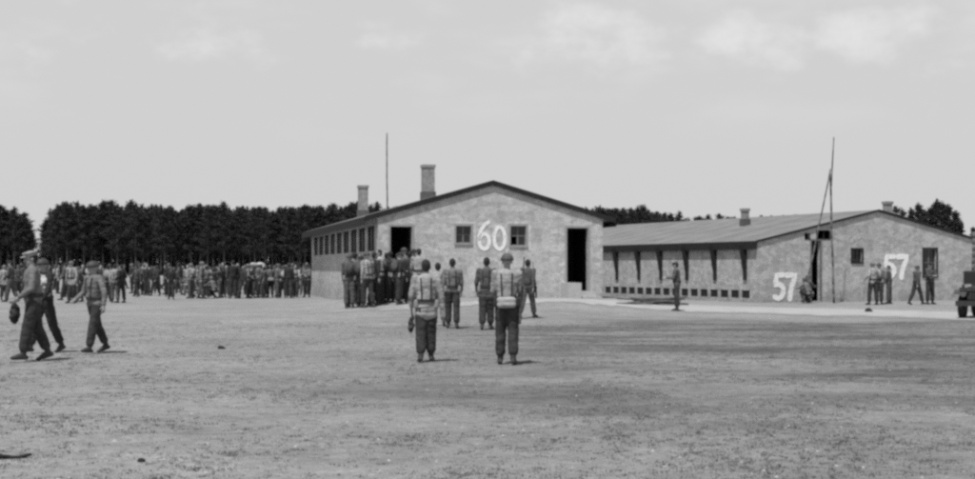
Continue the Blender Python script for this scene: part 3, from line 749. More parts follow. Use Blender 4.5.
    for nm, me, sl in parts:
        me.name = nm; me.materials.clear(); me.materials.append(SKIN if isinstance(sl, str) else sl)
    PROTO[key] = parts

build_person('walk_a', pose(((.42, .12), (-.30, .35)), ((-.42, .10, .25), (.40, .08, .35)), .06, footang=(-.15, .45)))
build_person('walk_b', pose(((-.28, .22), (.34, .10)), ((.35, .12, .3), (-.35, .16, .15)), .05, footang=(.35, -.1)), web=False)
build_person('walk_cap', pose(((.24, .08), (-.20, .22)), ((.14, .12, .8), (-.15, .14, .4)), .03, head=(.1, .2), footang=(-.1, .4)), hat='cap', baggy=1.06, web=False)
build_person('walk_narrow', pose(((.16, .20), (-.12, .12)), ((-.15, .14, .30), (.12, .13, .25)), .04, head=(-.1, .1), footang=(0, .1)))
build_person('walk_out', pose(((.26, .05), (-.30, .18)), ((-.10, .42, .25), (.25, .15, .8)), .05, head=(-.3, .1), footang=(-.2, .4)))
build_person('march_back', pose(((-.05, .22), (.14, .08)), ((.0, .22, .35), (-.1, .26, .12)), .05, legout=.0, footang=(.15, 0)), coat=True, baggy=1.08)
build_person('back_pack', pose(((.05, .05), (-.10, .16)), ((.18, .12, .9), (.15, .14, .8)), .03, footang=(0, .1)), pack='butt')
build_person('stand', pose(((.02, .02), (-.02, .02)), ((.02, .1, .12), (0, .12, .2)), .01), pack='haversack')
build_person('stand_hips', pose(((.10, .12), (-.05, .02)), ((-.30, .55, 1.3), (-.2, .5, 1.2)), .0, turn=.2, legout=.12, head=(.3, .1)), web=False)
build_person('stand_front', pose(((.0, .03), (.05, .08)), ((.35, .10, 1.35), (.45, .08, 1.2)), .06, head=(-.25, .25), legout=.08), hat='cap', web=False)
build_person('bare_head', pose(((.04, .05), (-.04, .02)), ((.1, .15, .3), (.2, .1, .9)), .04, head=(.4, .15)), hat=None, bare=False, web=False)
build_person('lean', pose(((.35, .2), (-.05, .05)), ((.5, .15, .9), (.1, .1, .3)), .22, head=(0, .3)), pack='haversack')
build_person('crouch', pose(((1.75, 2.2), (1.25, 2.35)), ((.9, .15, .6), (.8, .15, .8)), .45, head=(0, -.2), footang=(0, .4)))
build_person('point', pose(((.02, .05), (-.1, .05)), ((1.35, .2, .2), (0, .12, .2)), .02, head=(.2, 0)))

GR = {}
def person(key, px, py, face, label, J='light', T='dark', H='helmet', W='web', P='light', Dk='dark', h=1.0, group=None, xyz=None, bare=False):
    if xyz is None: xyz = foot(px, py)
    r = empty('person', xyz, R(face)); r.scale = (h, h, h); tag(r, label, 'person', group)
    m = {'J': J, 'T': T, 'H': H, 'W': W, 'P': P, 'D': Dk}
    hel = any(q[0] == 'helmet' for q in PROTO[key])
    for nm, me, sl in PROTO[key]:
        if (nm == 'helmet' and bare) or (nm == 'hair' and hel and not bare): continue
        o = link(nm, me, r)
        if isinstance(sl, str):
            o.material_slots[0].link = 'OBJECT'; o.material_slots[0].material = TONES[m[sl]]
    return r
# face: 0 = back to the camera, 180 = towards it, 90 = towards the west (picture left)
GA = 'soldiers walking away towards hut 60'
person('march_back', 426, 362, 3, 'soldier from behind in light jacket with low hem, dark trousers, one arm hanging out', 'light', 'dark', P='light', bare=True, h=.97, group=GA)
person('back_pack', 507, 364.5, -4, 'soldier from behind with a white pack at the belt, tallest under the number 60', 'light', 'dark', P='sack', W='dark', H='grey', h=1.03, group=GA)
person('walk_a', 438, 326, 10, 'soldier half hidden behind the low-hemmed man, legs striding', 'light', 'mid', group=GA, bare=True, h=1.0)
person('walk_narrow', 452.5, 328.5, 0, 'soldier from behind walking alone between the low-hemmed man and the number 60', 'mid', 'dark', group=GA, bare=True, h=1.04)
person('march_back', 486.5, 330, -8, 'soldier from behind in dark jacket just before the white-packed man', 'grey', 'dark', group=GA, bare=True, h=1.05)
person('walk_b', 527.5, 318.5, -25, 'soldier with dark bag at the hip walking off beyond the white-packed man', 'grey', 'grey', group=GA, bare=True, h=1.03)
GL = 'men crossing the yard from the crowd'
person('walk_cap', 33, 361.5, 118, 'man in light shirt and peaked cap striding on the pale yard, arm bent', 'mid', 'dark', H='light', group=GL, h=1.05)
person('walk_b', 44.5, 353, 150, 'man in black coat close behind the capped strider, white bundle on his shoulder', 'black', 'black', h=1.0, group=GL)
person('walk_out', 95, 353.5, 140, 'helmeted soldier walking alone with legs crossing, one arm swung out', 'mid', 'dark', h=.97, group=GL)
# right side
GRT = 'men talking before the gable of hut 57'
person('stand_hips', 873, 305, 20, 'stout man in pale jacket standing beside the second number 57', 'light', 'dark', group=GRT, h=1.02, H='mid')
person('stand', 879, 304.5, -30, 'man in grey jacket close against the stout man in pale jacket', 'mid', 'dark', group=GRT)
person('bare_head', 889, 304, 60, 'slim man under the five of the second 57, facing the pair', 'grey', 'grey', group=GRT, h=.95)
person('walk_b', 916.5, 305, -70, 'man in dark jacket with legs apart, walking towards the tall window', 'grey', 'dark', group=GRT, h=.95)
person('stand_front', 930, 304.5, 200, 'tall dark figure standing straight below the tall window of hut 57', 'grey', 'dark', H='dark', group=GRT, h=1.03)
person('stand_front', 677, 311, 80, 'lone thin man standing on the path before the long wall', 'grey', 'dark', H='grey', h=.97)
person('crouch', 803.5, 303, -60, 'crouching man beside the leaning pole and door of hut 57', 'grey', 'grey')
person('crouch', 809.5, 303.5, 40, 'smaller man crouching tight against the door of hut 57', 'mid', 'dark', h=.9)
# groups before hut 60
GB = 'men waiting beside the doorway of hut 60'
def kp(px, py, d): x = at(px, d); return (x, d, gz(x, d))
grp = [('stand', 349.5, 47.0, 0, 'grey', 'grey', 'outermost man of the knot by the side wall, pack on his back'), ('stand_hips', 355.5, 47.6, 15, 'light', 'dark', 'man with hands on hips in the knot by the side wall'),
       ('stand', 361.5, 46.6, -10, 'mid', 'dark', 'man in middle of the knot by the side wall, pack on his back'), ('walk_narrow', 367, 47.3, 20, 'light', 'dark', 'man in light jacket in the knot by the side wall, stepping'),
       ('march_back', 372.5, 46.9, -20, 'grey', 'black', 'man in long dark coat closing the knot by the side wall'), ('bare_head', 358.5, 49.2, 160, 'mid', 'grey', 'bareheaded man facing the knot by the side wall'),
       ('bare_head', 381, 48.2, 120, 'pale', 'dark', 'bareheaded man in pale shirt between the knot and the doorway'),
       ('stand', 391.5, 48.4, 5, 'dark', 'black', 'man in black at the foot of the doorway step, pack on'), ('lean', 397, 47.8, -10, 'grey', 'dark', 'man bending forward under the tall doorway queue'),
       ('stand_hips', 403, 49.0, 0, 'mid', 'grey', 'man with elbows out before the doorway step'), ('march_back', 408.5, 48.3, 8, 'grey', 'black', 'long coated man against the doorway jamb'),
       ('walk_narrow', 415.5, 48.6, 30, 'grey', 'dark', 'man leaving the doorway queue beside the jamb'), ('bare_head', 420, 47.4, 10, 'light', 'grey', 'man in light jacket at the tail of the doorway queue'), ('stand', 387, 49.1, -30, 'grey', 'black', 'man in grey jacket against the wall beside the doorway')]
for i, (k, px, dd, fa, J, T, lb) in enumerate(grp):
    if 'light' in lb or 'pale' in lb: J = {'light': 'pale', 'pale': 'white'}[J] if i % 3 else J
    person(k, 0, 0, fa + 35 * math.sin(i * 2.9), lb, {'light': 'mid', 'mid': 'grey', 'grey': 'dark', 'pale': 'light'}.get(J, J) if i % 3 else J, T, P='grey', H=['helmet', 'grey', 'dark'][i % 3], xyz=kp(px + 1.3 * math.sin(i * 5.1), 0, dd + .55 * math.sin(i * 3.7)), group=GB, bare=i % 3 == 1, h=1.08 + .04 * math.sin(i * 2.3))
st = A.root.matrix_world
for i, (uu, vv, k, J, lb) in enumerate([(.32, -.2, 'walk_narrow', 'grey', 'man stepping up onto the sill of the open doorway'), (.68, .45, 'stand', 'dark', 'man standing inside the open doorway in shadow')]):
    u_ = dl[0] + (dl[1] - dl[0]) * uu; p = A.o + A.g * u_ + A.a * vv
    person(k, 0, 0, 10 * i, lb, J, 'dark', xyz=(p.x, p.y, A.zb + .136), group=GB, h=1.0)

# the crowd in front of the forest
ORD = 'first second third fourth fifth sixth seventh eighth ninth tenth eleventh twelfth thirteenth fourteenth fifteenth sixteenth seventeenth eighteenth nineteenth twentieth'.split()
ORD += ['twenty-' + o for o in ORD[:9]] + ['thirtieth'] + ['thirty-' + o for o in ORD[:9]] + ['fortieth']
poses_c = ['walk_a', 'walk_b', 'walk_narrow', 'stand', 'stand_hips', 'march_back', 'bare_head', 'stand_front', 'lean', 'point', 'back_pack', 'walk_cap']
desc = {'walk_a': 'striding', 'walk_b': 'walking', 'walk_narrow': 'stepping', 'stand': 'standing with pack', 'stand_hips': 'hands on hips', 'march_back': 'in long coat', 'bare_head': 'bareheaded', 'stand_front': 'arms folded',
        'lean': 'leaning forward', 'point': 'pointing', 'back_pack': 'upright', 'walk_cap': 'in cap', 'crouch': 'crouching'}
rows_ = {
 'nearer': [(4, 300), (11, 303), (66, 301), (72, 303.5), (79, 302), (108, 301.5), (115, 303), (121, 303), (171, 299.5), (191, 298.5), (196, 298), (201, 298.8), (206, 298), (215, 298.5), (220, 298), (233, 298.6), (238.5, 298), (243, 298.8), (248, 298.2), (253, 297.5), (258, 298), (264, 298.3), (270, 297.8), (277, 298), (283, 298), (289, 298.3), (296, 297.5), (307, 297.5)],
 'middle': [(8 + i * 9.3, 293.5 + .9 * math.sin(i * 1.9)) for i in range(33)],
 'inner': [(64 + i * 8.1, 296.4 + .8 * math.sin(i * 3.1)) for i in range(31) if i not in (7, 8, 12)],
 'rear': [(3 + i * 8.0, 289.0 + .8 * math.sin(i * 2.7)) for i in range(38)],
}
rc = random.Random(11)
for rn, lst in rows_.items():
    lst = sorted(lst, key=lambda q: -q[0]); n = 0
    for px, py in lst:
        if rn != 'nearer': px += rc.uniform(-4.5, 4.5); py += rc.uniform(-1.0, 1.2)
        if rn == 'middle' and 20 < px < 62 and rc.random() < .4: continue
        k = rc.choice(poses_c if rn != 'rear' else poses_c[:4] + ['walk_cap', 'walk_a', 'walk_b'])
        if rn == 'nearer' and px in (196, 215): k = 'crouch'
        fa = rc.choice([0, 20, -30, 60, 90, -80, 120, 180, 160, 200]) if rn != 'rear' else rc.choice([-90, -80, -100, -70, 90])
        J = rc.choice(['grey', 'mid', 'light', 'dark', 'dark', 'grey', 'black', 'mid', 'grey']); T = rc.choice(['dark', 'grey', 'black', 'dark'])
        lb = f"{ORD[n]} person out from hut 60 in the crowd's {rn} row, {desc[k]}, {J} jacket"
        hh = rc.uniform(.90, 1.06) * (1.04 if rn == 'nearer' and 228 < px < 250 else 1)
        person(k, px, py, fa, lb, J, T, H=rc.choice(['helmet', 'grey', 'mid', 'mid']), h=hh, bare=rc.random() < .5, group='crowd of people before the forest')
        n += 1

# things people carry
def blob(name, m, loc, ells, label, cat, amp=.03, rz=0, parent=None):
    bm = bmesh.new()
    for c, r in ells: ell(bm, c, r)
    me = remesh(bm, .015, amp, 8, 3); me.materials.clear(); me.materials.append(m); me.name = name
    o = link(name, me, parent); o.location = loc; o.rotation_euler = (0, 0, rz)
    if label: tag(o, label, cat)
    return o
x, y, z = foot(46, 353)
blob('bundle', TONES['pale'], (x - .02, y - .14, z + 1.32), [((0, 0, 0), (.13, .10, .11)), ((.08, 0, -.12), (.10, .08, .16)), ((-.10, 0, .10), (.09, .09, .08))], 'white cloth bundle carried over the shoulder of the black coated man', 'bundle')
x, y, z = foot(33, 361.5)
blob('kit_bag', TONES['dark'], (x - .30, y - .02, z + .80), [((0, 0, 0), (.08, .12, .17)), ((0, 0, .12), (.05, .10, .08))], 'dark bag hanging at the side of the capped strider', 'bag')
x, y, z = foot(426, 362)
blob('kit_bag', TONES['dark'], (x - .25, y + .02, z + .62), [((0, 0, 0), (.05, .06, .13)), ((.02, 0, .14), (.025, .03, .08))], 'small dark sack dangling from the hand of the low-hemmed soldier', 'bag')
def rifle(loc, rot, label):
    r = empty('rifle', loc); r.rotation_euler = rot; tag(r, label, 'rifle', 'slung rifles')
    bm = bmesh.new(); prism(bm, [(-.02, -.50), (.02, -.50), (.045, -.30), (.03, -.12), (.028, .30), (.012, .34), (-.018, .34), (-.02, 0)], 0, -.018, .018); done(bm, 'stock', M_WOODP, r)
    bm = bmesh.new(); tube(bm, (0, -.005, .0), (0, -.005, .60), .011, .009, 8); box(bm, -.012, .012, -.06, -.02, -.05, .12); done(bm, 'barrel', mat('gunmetal', .03, rough=.4), r)
x, y, z = foot(507, 364.5); rifle((x + .24, y - .08, z + 1.16), (0, R(4), R(-10)), 'rifle slung on the shoulder of the white-packed soldier')
x, y, z = foot(527.5, 318.5); rifle((x + .22, y - .05, z + 1.12), (0, R(-6), R(-30)), 'rifle slung on the soldier walking off beyond the white-packed man')
blob('kit_bag', TONES['dark'], (x + .20, y - .05, z + .95), [((0, 0, 0), (.08, .07, .16))], 'dark bag at the hip of the farther walking soldier with a rifle', 'bag')

# ------------------------------------------------------------------ vehicles
M_OLIVE = mat('vehicle_paint', .035, rough=.55, var=.18, scale=4, spec=.4); M_TYRE = mat('tyre_rubber', .025, rough=.9); M_CANVAS = mat('truck_canvas', .05, var=.2, scale=4, bump=.3, bscale=9)
M_CANVASP = mat('pale_canvas', .17, var=.12, scale=4); M_LAMPG = mat('lamp_glass', .10, rough=.1, spec=.8)
def wheel(parent, x, y, r=.43, w=.22):
    bm = bmesh.new(); n = 28; prof = [(r*.62, -w/2), (r*.93, -w/2), (r, -w/2*.7), (r, w/2*.7), (r*.93, w/2), (r*.62, w/2)]
    rows = [[bm.verts.new((x + p * math.cos(q), y + s_, r + p * math.sin(q))) for p, s_ in prof] for q in [2*math.pi*i/n for i in range(n)]]
    for i in range(n):
        a, b = rows[i], rows[(i+1) % n]
        for k in range(6): bm.faces.new((a[k], b[k], b[(k+1) % 6], a[(k+1) % 6]))
    for i in range(n):   # tread blocks
        q = 2*math.pi*i/n; M = Matrix.Translation((x, y, r)) @ Matrix.Rotation(-q, 4, 'Y')
        s0 = len(bm.verts); box(bm, r - .004, r + .014, -w*.34, w*.34, -.02, .02); bm.verts.ensure_lookup_table()
        for v in bm.verts[s0:]: v.co = M @ v.co
    wh = done(bm, 'wheel', M_TYRE, parent)
    bm = bmesh.new(); tube(bm, (x, y - w*.32, r), (x, y + w*.32, r), r*.62, r*.62, 24); tube(bm, (x, y - w*.5, r), (x, y + w*.5, r), .08, .08, 12)
    done(bm, 'rim', M_OLIVE, wh)
def jeep(loc, rz, label):
    t = empty('military_car', loc, rz); tag(t, label, 'car')      # local -x is the front
    bm = bmesh.new(); box(bm, .15, 3.2, -.35, .35, .42, .56); box(bm, -.08, -.01, -.72, .72, .42, .58); box(bm, -.009, .15, -.34, -.26, .44, .54); box(bm, -.009, .15, .26, .34, .44, .54); done(bm, 'chassis', M_OLIVE, t)
    bm = bmesh.new(); prism(bm, [(.06, .57), (1.15, .57), (1.15, 1.06), (.80, 1.05), (.20, 1.00), (.06, .92)], 1, -.40, .40); bmesh.ops.bevel(bm, geom=bm.edges[:], offset=.05, segments=3, affect='EDGES'); done(bm, 'hood', M_OLIVE, t)
    bm = bmesh.new()
    for k in range(9): box(bm, .01, .052, -.30 + k * .07, -.275 + k * .07, .60, .92)
    box(bm, .01, .052, -.62, .62, .921, .99); done(bm, 'grille', M_OLIVE, t)
    for s in (-1, 1):
        bm = bmesh.new(); a0, a1 = min(s*.405, s*.78), max(s*.405, s*.78)
        prism(bm, [(.02, .78), (.10, .86), (.95, .88), (1.15, .62), (1.19, .62), (.98, .92), (.08, .90), (-.02, .80)], 1, a0, a1); done(bm, 'fender', M_OLIVE, t)
        bm = bmesh.new(); tube(bm, (-.02, s*.50, .78), (.10, s*.50, .78), .095, .06, 18); hl = done(bm, 'headlight', M_OLIVE, t)
        bm = bmesh.new(); tube(bm, (-.032, s*.50, .78), (-.022, s*.50, .78), .08, .08, 18); done(bm, 'lens', M_LAMPG, hl)
        bm = bmesh.new(); prism(bm, [(1.16, .50), (2.2, .50), (2.25, .90), (3.2, .95), (3.2, 1.02), (2.1, .98), (1.95, .72), (1.45, .72), (1.35, 1.05), (1.16, 1.06)], 1, min(s*.74, s*.78), max(s*.74, s*.78)); done(bm, 'side_panel', M_OLIVE, t)
        bm = bmesh.new(); box(bm, 1.9, 2.35, min(s*.12, s*.55), max(s*.12, s*.55), .66, .78); box(bm, 2.30, 2.40, min(s*.12, s*.55), max(s*.12, s*.55), .782, 1.22); bmesh.ops.bevel(bm, geom=bm.edges[:], offset=.03, segments=2, affect='EDGES'); done(bm, 'seat', M_CANVAS, t)
    bm = bmesh.new(); box(bm, 1.15, 3.2, -.735, .735, .565, .60); box(bm, 3.14, 3.2, -.735, .735, .601, 1.0); done(bm, 'tub', M_OLIVE, t)
    bm = bmesh.new(); box(bm, 1.18, 1.22, -.74, .74, 1.07, 1.12); box(bm, 1.22, 1.26, -.74, .74, 1.44, 1.49)
    for yy in (-.74, -.02, .70): box(bm, 1.20, 1.24, yy, yy + .04, 1.10, 1.46)
    ws = done(bm, 'windscreen', M_OLIVE, t)
    bm = bmesh.new(); box(bm, 1.215, 1.222, -.70, .70, 1.12, 1.44); done(bm, 'pane', M_GLASS, ws)
    bm = bmesh.new(); tube(bm, (1.50, .36, .95), (1.58, .36, 1.12), .19, .19, 20); done(bm, 'steering_wheel', M_TYRE, t)
    bm = bmesh.new(); capsule(bm, (2.75, -.66, 1.12), (2.75, .66, 1.12), .12, .12, 12); capsule(bm, (2.95, -.66, 1.08), (2.95, .66, 1.08), .10, .10, 12); me = remesh(bm, .02, .02, 6, 1); me.materials.clear(); me.materials.append(M_CANVAS); me.name = 'folded_canvas'; link('folded_canvas', me, t)
    for xx in (.50, 2.60):
        for yy in (-.62, .62): wheel(t, xx, yy, .38, .17)
    return t
ang = R(90 - 31); jp = jeep((0, 0, 0), ang, 'low dark open military car cut off by the picture edge, front wheel showing')
jp.location = (at(954.5, 41.2) + .78 * math.sin(ang) - .02, 41.2 - .78 * math.cos(ang), gz(19, 41) - .01)
yq = 46.0; pole('post', (at(974.5, yq), yq, -.3), (at(974.8, yq), yq, EYE + (HOR - 232) / F * yq), .12, .10, 'thick dark post rising behind the low military car', 'post')
x, y, z = foot(258, 298)
blob('bundle', TONES['pale'], (x, y - .05, z + 1.72), [((-.2, 0, 0), (.2, .12, .10)), ((.12, 0, .01), (.22, .12, .10)), ((.30, 0, -.10), (.09, .11, .16))], 'long pale bundle carried shoulder high in the crowd near hut 60', 'bundle', amp=.015)

# ------------------------------------------------------------------ small things on the ground
def stick(px0, py0, px1, py1, r, label):
    a = Vector(foot(px0, py0)); b = Vector(foot(px1, py1)); bm = bmesh.new(); n = 9; prev = None
    for i in range(n):
        p = a.lerp(b, i / n); q = a.lerp(b, (i + 1) / n)
        w = lambda t, v: v + Vector((0, .02 * math.sin(t * 5), r * .8 + .012 * math.sin(t * 7))) - a
        capsule(bm, w(i / n, p), w((i + 1) / n, q), r * (1 - .5 * abs(i / n - .4)), r * (1 - .5 * abs((i + 1) / n - .4)), 8, 2)
    me = remesh(bm, .006, .004, 30, 2); me.materials.clear(); me.materials.append(M_DARKWOOD); o = link('stick', me); o.location = a; return tag(o, label, 'stick')
stick(-14, 461, 31, 457, .022, 'dark broken branch lying flat on the bare sand')
for px, py, r, lb in ((221, 349, .055, 'small dark clod alone on the open yard'), (868.5, 312, .11, 'dark lump on the path below the stout man'), (141, 462, .03, 'tiny dark lump of earth on the sand beyond the branch')):
    x, y, z = foot(px, py); blob('clod', M_DARKWOOD, (x, y, z + r * .4), [((0, 0, 0), (r * 1.2, r, r * .9)), ((r * .6, 0, -r * .2), (r * .8, r * .7, r * .5))], lb, 'clod', amp=r * .3)

rs = random.Random(12); V, Fc = [], []
for _ in range(900):
    d_ = 8.5 + 22 * rs.random() ** 1.6; x = at(rs.uniform(-80, 1055), d_); z = gz(x, d_); r = rs.uniform(.006, .022) * (1.6 if rs.random() < .05 else 1); i = len(V); a = rs.uniform(0, 6.28)
    V += [(x + r * math.cos(a + q) * rs.uniform(.7, 1.3), d_ + r * math.sin(a + q) * rs.uniform(.7, 1.3), z - .003) for q in (0, 1.57, 3.14, 4.71)] + [(x + rs.uniform(-.3, .3) * r, d_ + rs.uniform(-.3, .3) * r, z + r * rs.uniform(.5, .9))]
    Fc += [(i, i+1, i+4), (i+1, i+2, i+4), (i+2, i+3, i+4), (i+3, i, i+4)]
me = bpy.data.meshes.new('gravel'); me.from_pydata(V, [], Fc); me.materials.append(mat('field_stone', .34, var=.5, scale=1.7)); tag(link('gravel', me), 'small stones strewn over the trodden yard', 'gravel', kind='stuff')
# short dry grass, one mass
rg = random.Random(5); vs_, fs_ = [], []
def tuft(x, y, n, hgt):
    z = gz(x, y)
    for _ in range(n):
        a = rg.uniform(0, 6.283); r = rg.uniform(0, .06); bx_, by_ = x + r * math.cos(a), y + r * math.sin(a); q = rg.uniform(0, 6.283); h = hgt * rg.uniform(.5, 1.2); w = rg.uniform(.004, .009)
        lx, ly = rg.uniform(-.5, .5) * h, rg.uniform(-.5, .5) * h; i = len(vs_)
        vs_.extend(((bx_ - w * math.cos(q), by_ - w * math.sin(q), z - .004), (bx_ + w * math.cos(q), by_ + w * math.sin(q), z - .004), (bx_ + lx, by_ + ly, z + h))); fs_.append((i, i + 1, i + 2))
cnt = 0
while cnt < 20000:
    d_ = 9 + 30 * rg.random() ** 1.3; px = rg.uniform(-60, 1035); x = at(px, d_)
    c = noise.fractal(Vector((x * .55, d_ * .55, 7)), .7, 2.1, 4) + (.20 if x > 1 else -.10)
    if c < -.05 and rg.random() > .25: continue
    tuft(x, d_, rg.randint(5, 9), rg.uniform(.008, .020) * (1.3 if c > .25 else 1)); cnt += 1
me = bpy.data.meshes.new('short_grass'); me.from_pydata(vs_, [], fs_); me.materials.append(mat('dry_grass', .15, var=.5, scale=2.0)); o = link('short_grass', me); tag(o, 'short dry grass scattered over the trodden yard', 'grass', kind='stuff')

# ------------------------------------------------------------------ trees
M_NEED = mat('pine_needles', .040, var=.2, scale=1.2, rough=.8); M_BARK = mat('pine_bark', .09, var=.4, scale=3)
def pine_meshes(seed, H=13.0, cb=.30, wid=1.9, n=3200, lo=False, ex_=.5):
    r_ = random.Random(seed); bm = bmesh.new(); bend = [r_.uniform(-.15, .15), r_.uniform(-.15, .15)]
    def c(t): return Vector((bend[0] * math.sin(t * 3), bend[1] * math.sin(t * 2.3), H * t))
    for i in range(6): tube(bm, c(i / 6), c((i + 1) / 6), .15 * (1 - .85 * i / 6), .15 * (1 - .85 * (i + 1) / 6), 6, False)
    bra = []
    for k in range(26):
        t = cb + (1 - cb) * (k / 26) ** 1.0; a = k * 2.4 + r_.uniform(-.4, .4); q = (t - cb) / (1 - cb)
        ln = wid * (1 - q) ** ex_ * (.55 + .45 * min(1, q * 5)) * r_.uniform(.6, 1.15)
        e = c(t) + Vector((ln * math.cos(a), ln * math.sin(a), ln * r_.uniform(-.05, .45))); bra.append((c(t), e)); tube(bm, c(t), e, .035, .01, 4, False)
    for k in range(7):   # dead lower stubs
        t = cb * r_.uniform(.35, 1); a = r_.uniform(0, 6.28); tube(bm, c(t), c(t) + Vector((.6 * math.cos(a), .6 * math.sin(a), .05)), .02, .008, 4, False)
    tm = bpy.data.meshes.new('trunk'); bm.to_mesh(tm); bm.free(); tm.materials.append(M_BARK)
    V, Fc = [], []
    for _ in range(n):
        b0, b1 = bra[int(len(bra) * r_.random())]; s_ = r_.uniform(.15, 1.1); p = b0.lerp(b1, s_) + Vector((r_.gauss(0, .24), r_.gauss(0, .24), r_.gauss(.05, .20)))
        d1 = Vector((r_.gauss(0, 1), r_.gauss(0, 1), r_.gauss(0, .7))).normalized(); d2 = d1.cross(Vector((r_.gauss(0, 1), r_.gauss(0, 1), r_.gauss(0, 1)))).normalized(); z_ = r_.uniform(.09, .19) * (2 if lo else 1)
        i = len(V); V += [p - d1 * z_, p + d2 * z_ * .45, p + d1 * z_, p - d2 * z_ * .45]; Fc.append((i, i+1, i+2, i+3))
    for _ in range(60):  # leader tip
        p = c(1.0) + Vector((r_.gauss(0, .12), r_.gauss(0, .12), r_.uniform(-.8, .35))); d1 = Vector((r_.gauss(0, .5), r_.gauss(0, .5), 1)).normalized(); d2 = d1.orthogonal().normalized(); i = len(V); V += [p - d1 * .15, p + d2 * .07, p + d1 * .15, p - d2 * .07]; Fc.append((i, i+1, i+2, i+3))
    cm = bpy.data.meshes.new('crown'); cm.from_pydata(V, [], Fc); cm.materials.append(M_NEED)
    return tm, cm
PINES = [pine_meshes(s, cb=c_, wid=w_) for s, c_, w_ in ((1, .32, 2.2), (2, .38, 1.9), (3, .28, 2.4), (4, .34, 1.8), (5, .40, 2.3), (6, .35, 2.1))]
BUSHY = [pine_meshes(s, cb=.08, wid=2.6, n=8000, ex_=.9) for s in (21, 22, 23)]
def pine(x, y, h, label, kind=None, group=None, meshes=PINES):
    tm, cm = meshes[int(rt.random() * len(meshes))]
    r = empty('pine_tree', (x, y, -.05), rt.uniform(0, 6.28)); k = h / 13.0; wk = rt.uniform(.95, 1.55); r.scale = (k * wk, k * wk, k); tag(r, label, 'tree', group)
    link('trunk', tm, r); link('crown', cm, r)
rt = random.Random(9)
def forest_top(px):
    """tree-top line of the forest in the picture"""
    pts = [(-420, 209), (-300, 205), (-200, 210), (-80, 204), (0, 209), (14, 211), (26, 217), (33, 232), (38, 243), (43, 228), (50, 209), (60, 206), (150, 204), (165, 209), (172, 205), (178, 213), (184, 206), (200, 205), (235, 207), (270, 208), (273, 213), (280, 207), (310, 207), (330, 206), (352, 205), (372, 207), (600, 208), (640, 209), (662, 212), (676, 215), (700, 219), (760, 221)]
    for (a, b), (c_, d_) in zip(pts, pts[1:]):
        if a <= px <= c_: return b + (d_ - b) * (px - a) / (c_ - a)
    return None
DF = 255
def th(px, d_, lift=0): return EYE + (HOR - forest_top(px) + lift) / F * d_
px = -70
seg = [(-80, 33, 'dark pine of the separate clump beyond the forest gap'), (43, 178, 'dark pine in the forest edge between the gap and the notch'), (178, 380, 'dark pine in the forest edge towards the chimneys of hut 60'), (598, 738, 'dark pine behind the roof between the two huts')]
for a, b, lb in seg:
    px = a + 2
    while px < b:
        if not (380 < px < 598):
            dd = DF + rt.uniform(-5, 5); pine(at(px, dd), dd, th(px, dd) * rt.choice([.88, .95, .98, 1.0, 1.05, .99, 1.02]), lb, group='pines along the forest edge: ' + lb.split(' ', 2)[2][:40])
        px += rt.uniform(3.8, 8.0)
# depth of the forest: one far-off mass behind the edge trees
V, Fc, MI = [], [], []
LO = [pine_meshes(s, cb=c_, wid=2.0, n=420, lo=True) for s, c_ in ((31, .28), (32, .35), (33, .22))]
for row in range(7):
    dd0 = DF + 6 + row * 4; px = -400
    while px < 738:
        px += rt.uniform(5, 8)
        if 33 < px < 43 or px > 738: continue
        if px > 640 and row > 3: continue
        dd = dd0 + rt.uniform(-1.5, 1.5); h = th(px, dd) * rt.uniform(.90, .99); k = h / 13; x = at(px, dd); tm, cm = LO[int(rt.random() * 3)]; a = rt.uniform(0, 6.28); ca, sa = math.cos(a) * k, math.sin(a) * k
        for me_, mi in ((tm, 0), (cm, 1)):
            i0 = len(V); V += [(x + v.co.x * ca - v.co.y * sa, dd + v.co.x * sa + v.co.y * ca, v.co.z * k) for v in me_.vertices]
            for p in me_.polygons: Fc.append(tuple(i0 + q for q in p.vertices)); MI.append(mi)
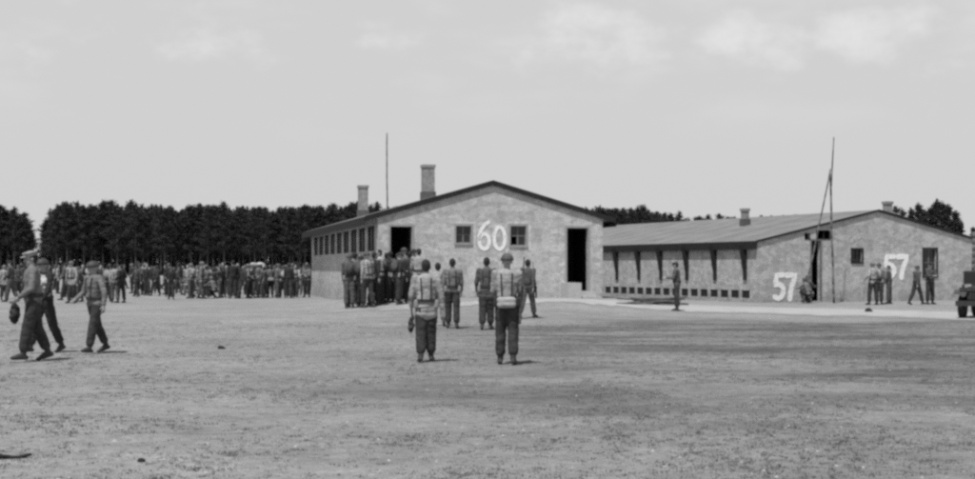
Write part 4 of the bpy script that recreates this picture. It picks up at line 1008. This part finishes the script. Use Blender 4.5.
# undergrowth along the forest foot
for _ in range(60000):
    px = rt.uniform(-400, 738)
    dd = DF + rt.uniform(5, 36); x = at(px, dd); p = Vector((x, dd, abs(rt.gauss(0, 1.5)) + .1)); d1 = Vector((rt.gauss(0, 1), rt.gauss(0, 1), rt.gauss(0, 1))).normalized(); d2 = d1.orthogonal().normalized(); z_ = rt.uniform(.2, .45)
    i = len(V); V += [p - d1 * z_, p + d2 * z_ * .6, p + d1 * z_, p - d2 * z_ * .6]; Fc.append((i, i+1, i+2, i+3)); MI.append(1)
me = bpy.data.meshes.new('forest'); me.from_pydata([tuple(v) for v in V], [], Fc); me.materials.append(M_BARK); me.materials.append(M_NEED)
me.polygons.foreach_set('material_index', MI); o = link('forest', me); tag(o, 'depth of the dark pine forest behind its edge trees', 'forest', kind='stuff')
# lone small trees on the far horizon, and the trees behind hut 57
for px, py, lb in ((699, 217, 'low tree top peeping over the roof next to the forest end'), (708, 215.5, 'small round tree top over the long roof'), (719, 215, 'pointed tree top over the long roof short of the chimney'), (728, 217.5, 'last tree top over the long roof, next to the chimney of hut 57')):
    dd = 300; pine(at(px, dd), dd, EYE + (HOR - py) / F * dd, lb)
for px, py, dd, lb in ((762, 216, 300, 'first low tree past the chimney over the long roof'), (772, 217, 300, 'second low tree past the chimney over the long roof'), (783, 216.5, 300, 'third low tree past the chimney over the long roof'), (796, 215.5, 300, 'fourth low tree past the chimney over the long roof'),  (896, 207, 155, 'slim tree beside the ridge chimney of hut 57'),
    (903, 211, 150, 'low tree in the dip between the slim tree and the dark cluster behind hut 57'), (911, 209, 152, 'narrow tree opening the dark cluster behind the gable of hut 57'), (919, 203.5, 148, 'pointed tree, second tallest of the dark cluster behind hut 57'),
    (925, 211, 153, 'short tree next after the second tallest in the cluster behind hut 57'), (931, 207, 150, 'tree leaning against the tallest one, on its chimney side'), (937.5, 200.5, 150, 'tallest dark pointed tree behind the gable of hut 57'),
    (943, 203, 152, 'tree just past the tallest one behind hut 57, nearly as high'), (949, 205.5, 149, 'broad tree two past the tallest one behind hut 57'), (955, 212, 150, 'lower tree closing the dark cluster behind hut 57'), (961, 221, 151, 'stunted tree below the outer end of the dark cluster'), (973, 227, 150, 'small tree behind the thick dark post')):
    pine(at(px, dd), dd, EYE + (HOR - py) / F * dd, lb, meshes=BUSHY if px > 905 else PINES)
for me in list(bpy.data.meshes):
    if me.users == 0: bpy.data.meshes.remove(me)
